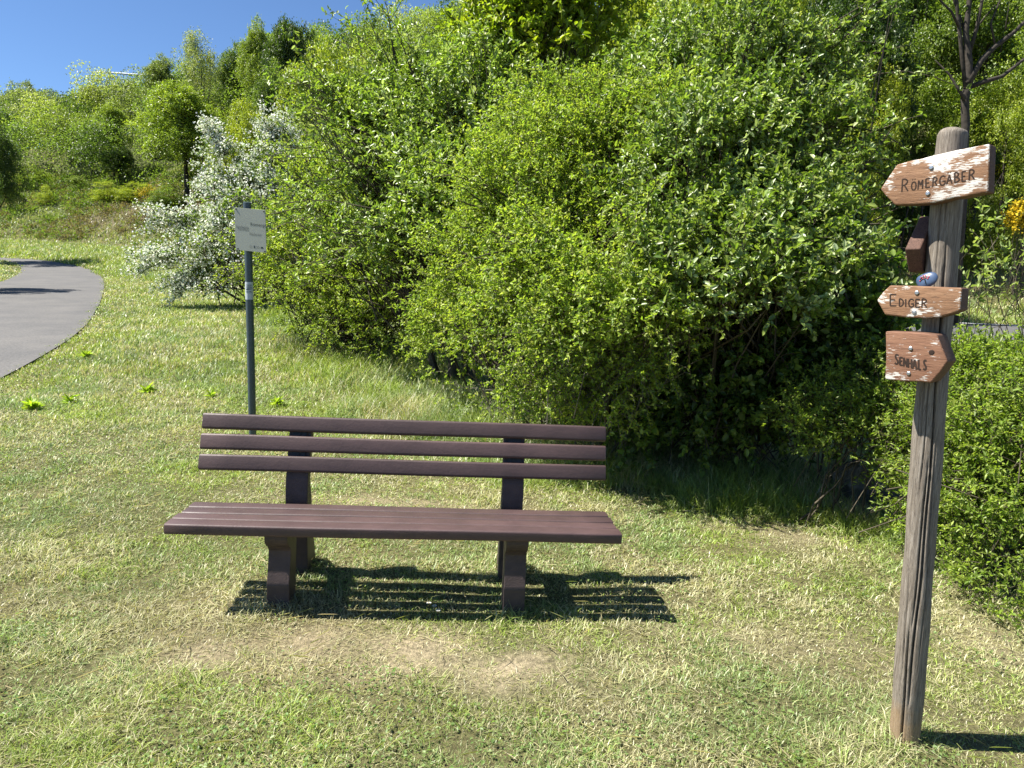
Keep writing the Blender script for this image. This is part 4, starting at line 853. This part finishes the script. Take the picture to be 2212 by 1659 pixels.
    shrub('privet_bush', 'large leafy privet bush at the right edge beyond the guide post', 'shrub', foot(2150, 3.9),
          [LB(2140, 870, 4.3, .40, .28), LB(2215, 830, 4.2, .33, .2), LB(2050, 850, 4.4, .3, .3), LB(2110, 980, 4.0, .38, .34), LB(2200, 930, 3.9, .4, .36), LB(2190, 1080, 3.7, .33, .32), LB(2080, 1090, 4.0, .27, .27), LB(2130, 1190, 3.8, .28, .24), LB(2230, 1220, 3.4, .28, .26), LB(2260, 1000, 3.6, .4, .4)],
          9000, .16, 17, .028, LG+YG[1:2]+MG[:1], M_leaf, up=.45, seed=32, stemr=.012, whips=8, whip_len=.25, group='low shrubs round the guide post', asp=.38, rin=.4, low=-.9, clump=.5, vis_branch=.08)
    for i, (px, py, Y, lb) in enumerate([(2090, 640, 4.8, 'pale green young shoot just right of the guide post, level with the slim board'), (2180, 560, 5.0, 'tall pale young shoot at the right edge above the privet')]):
        shrub('young_shoot', lb, 'shrub', foot(px, Y), [LB(px, py, Y, .16, .22), LB(px+5, py+110, Y, .12, .26)], 34, .22, 11, .045, [(.26, .32, .10), (.30, .36, .13)], M_leaf, 'hex', up=.9, seed=40+i, asp=.4, stemr=.009, stems=5, rin=.1, group='low shrubs round the guide post')

# ------------------------------------------------------------------ trees on the slope
def objcolormat(name, trans):
    m = leafmat(name, trans); N, L = m.node_tree.nodes, m.node_tree.links
    a = [q for q in N if q.type == 'ATTRIBUTE'][0]; oi = N.new('ShaderNodeObjectInfo'); mx = N.new('ShaderNodeMix'); mx.data_type = 'RGBA'; mx.blend_type = 'MULTIPLY'; mx.inputs[0].default_value = 1
    tg = [l.to_socket for l in L if l.from_node == a]; L.new(a.outputs['Color'], mx.inputs[6]); L.new(oi.outputs['Color'], mx.inputs[7])
    for t in tg: L.new(mx.outputs[2], t)
    return m
M_crown = objcolormat('crown_leaf', .42)
VARC = [(1, 1, 1), (1.15, 1.12, 1), (.85, .9, .95), (1.3, 1.22, .95), (.7, .75, .8)]
def crown_mesh(name, seed, lobes, ntw, tl, lpt, ls, clump=.6, rin=.5, asp=.75, up=.3):
    global rng
    rng = np.random.default_rng(seed); Lb = np.array(lobes, float); wts = (Lb[:, 3]*Lb[:, 4]*Lb[:, 5])**(2/3); wts /= wts.sum()
    k = rng.choice(len(Lb), ntw, p=wts); d = unit(rng.normal(size=(ntw, 3))); d[:, 2] = np.where(d[:, 2] < -.6, -d[:, 2], d[:, 2]); f = rin+(1-rin)*rng.random(ntw)**.4
    P = Lb[k, :3]+d*Lb[k, 3:6]*f[:, None]; g = sum(np.sin(P@rng.normal(0, 1.6, 3)+i) for i in range(6))/3; g3 = sum(np.sin(P@rng.normal(0, 4.2, 3)+i) for i in range(6))/2; P = P+d*(np.clip(g3, -1, 1.5)*.22)[:, None]; kp = (g > -.85+clump*.8*rng.random(ntw)) & (g3 > -.45-.4*rng.random(ntw)); P, d = P[kp], d[kp]; n = len(P)
    td = unit(d*.8+[0, 0, up]+jit(n, .5)); cnt = rng.integers(int(lpt*.6), int(lpt*1.4)+1, n); tid = np.repeat(np.arange(n), cnt); N_ = len(tid)
    LP = P[tid]+td[tid]*(rng.random((N_, 1))*tl)+jit(N_, tl*.22); col = np.array(VARC)[rng.integers(0, 5, n)][tid]*rng.uniform(.8, 1.2, (N_, 1))
    V, Fc, kk, cc = leaves(LP, unit(td[tid]*.4+jit(N_, .7)), unit(jit(N_, .6)+[0, 0, .8]+d[tid]*.4), ls*rng.uniform(.6, 1.3, N_), ls*asp*rng.uniform(.7, 1.2, N_), col)
    return npmesh(name, V, Fc, kk, cc), P
def trunk_mesh(name, seed, H, r0, lobes, lean=0, fork=.35, nl=9, bark=None):
    rr = random.Random(seed); mb = MB(); top = Vector((lean, 0, H*.86)); pts = []; rad = []
    for i in range(9):
        t = i/8; pts.append(Vector((lean*t*t+math.sin(t*5+seed)*.12*t, math.sin(t*4+seed*2)*.12*t, -.4+(H*.86+.4)*t))); rad.append(r0*(1-.82*t)*(1.25 if i == 0 else 1))
    mb.tube(pts, rad, 8)
    for j in range(nl):
        l = lobes[j % len(lobes)]; t = fork+.5*j/nl; i = int(t*8); b0 = pts[i]; tip = Vector(l[:3])+Vector((rr.uniform(-.4, .4)*l[3], rr.uniform(-.4, .4)*l[4], .3*l[5]))
        m1 = (b0+tip)*.5+Vector((rr.uniform(-.2, .2), rr.uniform(-.2, .2), -.15*(tip-b0).length)); q = [b0.lerp(m1, s*2) if s < .5 else m1.lerp(tip, s*2-1) for s in (0, .25, .5, .75, 1)]
        q = [q[0]]+[q[k_]*.5+(q[k_-1]+q[k_+1])*.25 for k_ in (1, 2, 3)]+[q[4]]; r1 = rad[i]*.55; mb.tube(q, [r1, r1*.8, r1*.6, r1*.4, r1*.2], 6)
        for s in range(2):
            b1 = q[2+s]; t2 = b1+Vector((rr.uniform(-1, 1), rr.uniform(-1, 1), rr.uniform(.2, 1.1)))*l[3]*.8; mb.tube([b1, b1.lerp(t2, .5)+Vector((0, 0, .1)), t2], [r1*.35, r1*.22, r1*.1], 5)
    me = bpy.data.meshes.new(name); me.from_pydata(mb.v, [], mb.f); me.polygons.foreach_set('use_smooth', [True]*len(me.polygons)); me.materials.append(bark or M_bark); return me
def lob(seed, n, c, R3, r, flat=1):
    q = random.Random(seed); o = []
    for i in range(n):
        a = q.uniform(0, 6.28); rr = math.sqrt(q.random()); zz = q.uniform(-1, 1); s = math.sqrt(max(.05, 1-zz*zz)); rad = r*q.uniform(.7, 1.25)
        o.append((c[0]+math.cos(a)*rr*s*R3[0], c[1]+math.sin(a)*rr*s*R3[1], c[2]+zz*R3[2], rad, rad, rad*.85*flat))
    return o
PRO = {}
def proto(key, seed, lobes, ntw, tl, lpt, ls, trunk, **kw):
    cm, _ = crown_mesh('crown', seed, lobes, ntw, tl, lpt, ls, **kw); cm.materials.append(M_crown); PRO[key] = (cm, trunk_mesh('trunk', seed, *trunk[:2], lobes, nl=trunk[2]))
proto('broad', 51, lob(1, 20, (0, 0, 6.2), (2.6, 2.6, 2.8), 1.25), 4000, .42, 14, .15, (10, .22, 10))
proto('round', 52, lob(2, 18, (0, 0, 5.6), (2.3, 2.3, 3.3), 1.2), 4000, .4, 14, .15, (10, .2, 9))
proto('tall', 53, lob(3, 22, (0, 0, 6), (1.6, 1.6, 3.6), 1.0), 3400, .45, 13, .145, (10, .18, 9), clump=.8)
proto('loose', 54, lob(4, 24, (0, 0, 6.2), (2.3, 2.3, 3.2), .8), 2500, .6, 10, .125, (10, .18, 14), clump=.9, rin=.2)
proto('bushy', 55, lob(5, 16, (0, 0, 4.2), (3.0, 3.0, 3.6), 1.7), 4200, .5, 14, .17, (9, .16, 8))
proto('shrubby', 58, lob(8, 15, (0, 0, 3.6), (3.4, 3.4, 4.2), 1.5), 3400, .55, 13, .18, (7, .10, 8), clump=1.0, rin=.3)
proto('near_broad', 56, lob(6, 26, (0, 0, 6.2), (2.7, 2.7, 3.0), 1.1), 6200, .4, 16, .10, (10, .2, 14), clump=.8)
proto('near_bushy', 57, lob(7, 22, (0, 0, 4.4), (2.7, 2.7, 3.6), 1.3), 6200, .4, 16, .11, (9, .16, 12), clump=.7)
usedp = {}
def tree(kind, name, label, cat, px, top, Y, wpx, colr, rot=0, group=None, sink=0, yoff=0):
    """px, top: photo position of the crown's axis and top; Y: distance; the tree stands on the terrain there"""
    cm, tm = PRO[kind]; p = at(px, top, Y); gz = float(G(p[0], Y)); H = max(1.5, p[2]-gz+sink); half = wpx/2/FPX*Y
    e = empty(name, (p[0], Y, gz-sink), label, cat, group); sz = H/(8.9 if 'bush' in kind else (9.3 if kind == 'shrubby' else 9.9)); sx = min(half/3.3, sz*(2.4 if kind == 'shrubby' else 1.25))
    e.scale = (sx, sx, sz); e.rotation_euler = (0, 0, rot)
    c = bpy.data.objects.new('crown', cm); COL.objects.link(c); c.parent = e; c.color = (*colr, 1)
    t = bpy.data.objects.new('trunk', tm); COL.objects.link(t); t.parent = e
    return e
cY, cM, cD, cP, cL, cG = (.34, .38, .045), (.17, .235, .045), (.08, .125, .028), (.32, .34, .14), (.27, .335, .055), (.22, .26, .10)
GH = 'trees on the wooded hillside'
LT = [ # kind, name, label, px, top, Y, width, colour
 ('round', 'tree', 'rounded grey green tree highest at the far left of the skyline', 40, 176, 100, 115, cG),
 ('bushy', 'tree', 'low dark tree on the skyline right of the far left round one', 118, 206, 104, 90, (.14, .18, .06)),
 ('loose', 'tree', 'thin pale crowned tree on the skyline below the vapour trail start', 205, 192, 98, 90, cP),
 ('loose', 'tree', 'pale feathery tree on the skyline where the ridge begins to climb', 275, 180, 92, 100, cP),
 ('tall', 'tree', 'slim olive tree left of the tallest pale topped tree', 345, 130, 74, 95, (.22, .27, .08)),
 ('loose', 'tree', 'tall tree with a thin pale grey green top on the left skyline', 430, 82, 62, 135, (.30, .33, .14)),
 ('broad', 'tree', 'wide fresh green tree standing below the pale topped skyline tree', 395, 190, 56, 185, (.26, .33, .05)),
 ('tall', 'tree', 'bright green pointed tree on the skyline between two darker crowns', 553, 62, 60, 90, cL),
 ('round', 'tree', 'dark green crown left of the bright pointed skyline tree', 505, 88, 66, 80, cM),
 ('broad', 'tree', 'large dark green tree on the skyline just left of the hedge top', 640, 52, 52, 135, cD),
 ('round', 'tree', 'dark crown with grey tinge between the pointed tree and the hedge', 590, 150, 50, 110, cM),
 ('bushy', 'tree', 'yellow green tree rising close behind the left end of the hedge', 712, 118, 36, 165, (.32, .37, .045)),
 ('bushy', 'tree', 'bright green rounded tree directly above the hawthorn', 535, 235, 48, 110, cY),
 ('round', 'tree', 'mid green tree left of the hawthorn top', 480, 255, 50, 95, cM),
 ('tall', 'tree', 'bright yellow green tree with dark trunks at the middle of the left slope', 238, 235, 66, 100, cL),
 ('round', 'tree', 'shady dark green tree leaning over the middle of the left slope', 255, 315, 62, 85, cD),
 ('broad', 'tree', 'light green tree left of the dark trunked one', 150, 255, 72, 120, cL),
 ('round', 'tree', 'soft green tree low on the far left slope', 60, 270, 78, 120, (.23, .28, .07)),
 ('bushy', 'tree', 'light green young tree at the lower edge of the left wood', 165, 395, 62, 80, (.24, .30, .06)),
 ('shrubby', 'shrub', 'yellow green bush at the foot of the left slope', 232, 412, 58, 60, cY),
 ('shrubby', 'shrub', 'yellow green bush right of its twin at the foot of the left slope', 292, 405, 57, 70, (.32, .36, .05)),
 ('shrubby', 'shrub', 'low green bush between the slope bushes and the hawthorn', 362, 400, 54, 80, cM),
 ('shrubby', 'shrub', 'small yellowish bush at the left bank beside the path', 70, 425, 68, 90, cL),
 ('shrubby', 'shrub', 'very low bright bush at the foot of the bank behind the path', 105, 505, 59, 34, cY),
 ('round', 'tree', 'pale green tree of the left wood below the far skyline', 330, 240, 70, 90, (.27, .31, .08)),
 ('round', 'tree', 'tree with blue green cast on the mid slope left of the wide fresh green one', 195, 300, 68, 80, cG),
]
for i, (kd, nm, lb, px, tp, Y, w_, c_) in enumerate(LT): tree(kd, nm, lb, 'tree' if nm == 'tree' else 'shrub', px, tp, Y, w_, c_, i*1.7, GH if nm == 'tree' else 'bushes at the foot of the left slope')
RT = [
 ('near_broad', 'maple_tree', 'large yellow green maple crown filling the top right of the hedge', 1440, -60, 24, 330, (.36, .41, .05)),
 ('near_broad', 'maple_tree', 'yellow green maple right of its neighbour above the hedge', 1640, -90, 22, 330, (.34, .39, .045)),
 ('near_bushy', 'tree', 'deep green tree behind the maples near the top right', 1830, -120, 27, 300, (.06, .105, .02)),
 ('near_broad', 'tree', 'tall deep green tree behind the dark trunk', 2000, -160, 30, 330, (.14, .20, .035)),
 ('near_bushy', 'tree', 'fresh green young tree left of the dark trunk', 1885, 130, 25.5, 175, (.34, .39, .04)),
 ('near_bushy', 'tree', 'bright green tree at the right edge behind the top board', 2195, 160, 26, 200, (.29, .35, .045)),
 ('near_broad', 'tree', 'mid green crown above the dark trunk at the top right corner', 2160, -80, 28, 300, (.20, .27, .04)),
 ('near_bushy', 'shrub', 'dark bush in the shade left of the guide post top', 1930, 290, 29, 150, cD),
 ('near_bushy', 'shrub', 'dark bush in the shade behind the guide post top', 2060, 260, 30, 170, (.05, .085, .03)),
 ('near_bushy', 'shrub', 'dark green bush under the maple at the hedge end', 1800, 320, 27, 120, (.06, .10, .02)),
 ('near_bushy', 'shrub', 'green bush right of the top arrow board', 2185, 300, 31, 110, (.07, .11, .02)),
]
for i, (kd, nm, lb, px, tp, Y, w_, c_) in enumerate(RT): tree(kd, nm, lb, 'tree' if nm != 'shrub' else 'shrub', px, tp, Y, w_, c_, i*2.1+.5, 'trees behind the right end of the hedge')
# trees left of the frame whose crowns lean in and shade the path
Ya = float(hit(100, 634)[1]); Yb = float(hit(120, 571)[1])
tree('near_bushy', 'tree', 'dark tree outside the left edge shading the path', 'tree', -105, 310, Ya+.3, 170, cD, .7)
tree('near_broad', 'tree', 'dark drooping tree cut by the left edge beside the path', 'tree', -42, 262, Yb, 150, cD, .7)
tree('near_bushy', 'tree', 'shade tree outside the left edge, beside the path', 'tree', -270, 420, 26.5, 170, cD, .7) if False else None
# dark trunk tree on the right
def bare_trunk():
    Y = 20.5; q = [(2083, 300), (2086, 270), (2084, 215), (2092, 180), (2093, 130), (2086, 70), (2092, 20), (2100, -60), (2105, -200)]
    base_ = at(2084, 480, Y); gz = float(G(base_[0], Y)); e = empty('dark_tree', (base_[0], Y, gz), 'tree with dark bare forking trunk rising above the guide post', 'tree')
    off = Vector((base_[0], Y, gz)); W = lambda px, py, dy=0: Vector(at(px, py, Y+dy))-off
    mb = MB(); tr = [Vector((0, 0, -.3)), W(2082, 400)]+[W(*p) for p in q]; mb.tube(tr, [.14, .12, .115, .11, .105, .115, .09, .075, .065, .055, .03], 12)
    for st, rs in (([(2090, 190), (2130, 175), (2165, 165), (2212, 128), (2280, 95)], [.07, .06, .05, .04, .03]), ([(2092, 180), (2120, 130), (2150, 100), (2190, 70), (2250, 10)], [.09, .075, .065, .05, .04]),
                   ([(2086, 190), (2078, 120), (2072, 60), (2066, 0), (2060, -80)], [.06, .055, .05, .045, .03]), ([(2092, 120), (2110, 60), (2120, 10), (2135, -60)], [.06, .05, .04, .03]),
                   ([(2084, 215), (2066, 185), (2050, 160), (2020, 130)], [.05, .04, .03, .015]), ([(2072, 60), (2055, 25), (2030, 0), (2010, -30)], [.035, .03, .025, .02]),
                   ([(2086, 70), (2074, 40), (2064, 10), (2050, -30)], [.045, .035, .03, .02]), ([(2150, 100), (2140, 50), (2160, 0)], [.03, .025, .02]), ([(2110, 60), (2125, 40), (2150, 10)], [.03, .02, .015])):
        mb.tube([W(px, py, random.Random(px+py).uniform(-.2, .2)) for px, py in st], rs, 8)
    mb.build('trunk', M_bark, e, smooth=True)
    l = [tuple(W(px, py, dy))+(r_, r_, r_*.7) for px, py, dy, r_ in ((1990, 40, .6, .7), (2050, -80, 0, 1.2), (2150, -60, .5, 1.2), (2200, 60, 1.0, .55), (1960, 110, 1, .4), (2100, -160, 0, 1.6), (2230, 160, .6, .45), (2210, -40, 0, .8))]
    cm, _ = crown_mesh('crown', 77, l, 700, .4, 12, .085, clump=.9); cm.materials.append(M_crown); c = link('crown', cm, None, e); c.color = (.11, .16, .02, 1)
bare_trunk()
# thin dark stems of the shaded undergrowth
rr = random.Random(5)
for i in range(14):
    px = 1845+i*16+rr.uniform(-5, 5); Y = 26.5+rr.uniform(0, 1.5); p = at(px, 420, Y); gz = float(G(p[0], Y)); h = rr.uniform(2.2, 3.6); ln_ = rr.uniform(-.5, .5)
    o = MB().tube([(0, 0, -.2), (ln_*.3, 0, h*.5), (ln_, 0, h)], [.045, .035, .015], 6).build('sapling_stem', M_bark, None, smooth=True); o.location = (p[0], Y, gz)
    tag(o, 'thin bare stem in the dark undergrowth behind the guide post', 'sapling', 'thin stems in the dark undergrowth')
# broom with yellow flowers
def gorse(px, py, Y, w_, lb, seed, fl=260):
    p = at(px, py, Y); shrub('broom_bush', lb, 'shrub', (p[0], Y, 0), [(p[0], Y, float(p[2])-.05, w_, w_*.8, w_*.8), (p[0]+w_*.5, Y, float(p[2])-w_*.5, w_*.7, w_*.6, w_*.6)], 420, .4, 10, .07, [(.05, .085, .02), (.08, .11, .025)], up=.9, seed=seed,
        flowers=fl, flower_pal=[(.62, .44, .015), (.70, .52, .03), (.5, .38, .02)], fsize=.06, stemr=.03, group='yellow flowering broom bushes')
gorse(1800, 425, 23.5, .6, 'broom bush with yellow flowers left of the guide post, at the hedge end', 61)
gorse(1795, 400, 25.5, .45, 'small broom bush just behind the one at the hedge end', 64, 90)
gorse(2212, 474, 24.5, .34, 'broom bush with yellow flowers at the right edge below the top board', 62)
gorse(2190, 385, 27, .35, 'small sparse broom bush on the scree at the right edge', 63, 60)
gorse(330, 440, 57, 1.4, 'broom bush with dull yellow flowers on the left slope', 65, 130)

# ------------------------------------------------------------------ distant wood and low scrub, uncountable
def woodland():
    global rng
    rng = np.random.default_rng(90); C_ = []
    for x in np.arange(-110, 60, 4.3):
        for y in np.arange(18, 150, 4.3):
            cx_, cy_ = x+rng.uniform(-1.8, 1.8), y+rng.uniform(-1.8, 1.8); D = float(hillD(cx_, cy_)); r_ = cx_/cy_
            if D < (6.5 if cx_ < -8 else 5) or r_ < -.95 or r_ > 1.0: continue
            if cy_ > np.interp(r_, [-1, -.5, -.3, 0, 1], [120, 104, 100, 80, 60]): continue
            C_.append((cx_, cy_))
    VV = []; FF = []; CC = []; off = 0
    pal = [cL, cM, cG, cP, (.20, .26, .05), (.25, .29, .06), cM, (.15, .21, .05), cD, (.17, .21, .06)]
    for (cx_, cy_) in C_:
        g = float(G(cx_, cy_)); h = rng.uniform(6.0, 9.5)*(1.0 if cx_ < 0 else 1.15); r_ = rng.uniform(2.3, 3.6); n = int(2300*min(1.6, 60/cy_)); ls = .17*max(.5, cy_/60)
        nl = 13; ld = unit(rng.normal(size=(nl, 3))); ld[:, 2] = np.abs(ld[:, 2])*1.3-.35; lc = ld*rng.uniform(.35, .72, (nl, 1))*[r_, r_, h*.5]; lr = rng.uniform(.34, .52, nl)*r_
        ki = rng.integers(0, nl, n); d = unit(rng.normal(size=(n, 3))); d[:, 2] = np.where(d[:, 2] < -.35, -d[:, 2], d[:, 2])
        P = np.array([cx_, cy_, g+h*.40])+lc[ki]+d*lr[ki][:, None]*rng.uniform(.75, 1.08, (n, 1))
        un = rng.random(n) < .16; P[un] = np.stack([cx_+rng.normal(0, r_*.8, n), cy_+rng.normal(0, r_*.8, n), np.zeros(n)], 1)[un]; P[un, 2] = G(P[un, 0], P[un, 1])+rng.random(un.sum())*h*.35
        c = np.array(pal[rng.integers(len(pal))])*rng.uniform(.85, 1.15)*rng.uniform(.65, 1.35, (n, 1))
        V, Fc, kk, cc = leaves(P, unit(d*.5+jit(n, .7)), unit(jit(n, .6)+[0, 0, .8]+d*.4), ls*rng.uniform(.6, 1.3, n), ls*.7*rng.uniform(.6, 1.2, n), c)
        VV.append(V); FF.append(Fc+off); CC.append(cc); off += len(V)
    tag(link('woodland', npmesh('woodland', np.concatenate(VV), np.concatenate(FF), 3, np.concatenate(CC)), M_leaf), 'dense spring green wood covering the hillside behind the single trees', 'woodland', kind='stuff')
def scrub():
    global rng
    rng = np.random.default_rng(91); n = 10500; x = rng.uniform(-70, 24, n); D = rng.uniform(.3, 13, n)**1.0; y = np.interp(x, TX, TY)+D/.85
    keep = (fbm(x*.35, y*.35, 19) > .42+.25*(x > 4)) & (np.abs(x/y) < 1) & ~onroad(x, y, 1.2); x, y, D = x[keep], y[keep], D[keep]; n = len(x); m_ = 26; cx_ = np.repeat(x, m_); cy_ = np.repeat(y, m_); N_ = len(cx_)
    sz = np.repeat(rng.uniform(.15, .5, n)*(1+.04*D), m_); d = unit(rng.normal(size=(N_, 3))); d[:, 2] = np.abs(d[:, 2]); P = np.stack([cx_, cy_, G(cx_, cy_)], 1)+d*sz[:, None]*rng.uniform(.5, 1, (N_, 1))
    pal = np.array([(.15, .22, .03), (.10, .16, .03), (.16, .19, .06), (.18, .25, .03), (.17, .13, .085)]); pk = rng.integers(0, 5, n); br_ = np.exp(-(((x+26)/9)**2+((y-53.5)/4)**2)) > rng.random(n)*.9; pk = np.where(br_, 4, pk)
    col = pal[np.repeat(pk, m_)]*rng.uniform(.7, 1.3, (N_, 1)); ls = .035*np.maximum(1, cy_/14)
    V, Fc, kk, cc = leaves(P, unit(d+jit(N_, .6)), unit(jit(N_, .6)+[0, 0, .8]), ls*rng.uniform(.7, 1.6, N_), ls*.5, col)
    tag(link('undergrowth', npmesh('undergrowth', V, Fc, kk, cc), M_leafsoft), 'low tangled scrub and dry plants on the bank at the foot of the hill', 'undergrowth', kind='stuff')
if VEG: woodland(); scrub()

# ------------------------------------------------------------------ vapour trail
M_con = plainmat('vapour', (.9, .9, .9), 1, 0, 0, .02, .001)
YV = 12000; a_ = Vector(at(205, 154.5, YV)); b_ = Vector(at(330, 164, YV)); c0 = (a_+b_)/2
o = MB().tube([a_-c0, (a_-c0)*.4, (b_-c0)*.3, b_-c0], [4, 13, 15, 18], 10).build('vapour_trail', M_con, None, smooth=True); o.location = c0
tag(o, 'thin white vapour trail in the blue sky above the left ridge', 'vapour trail')
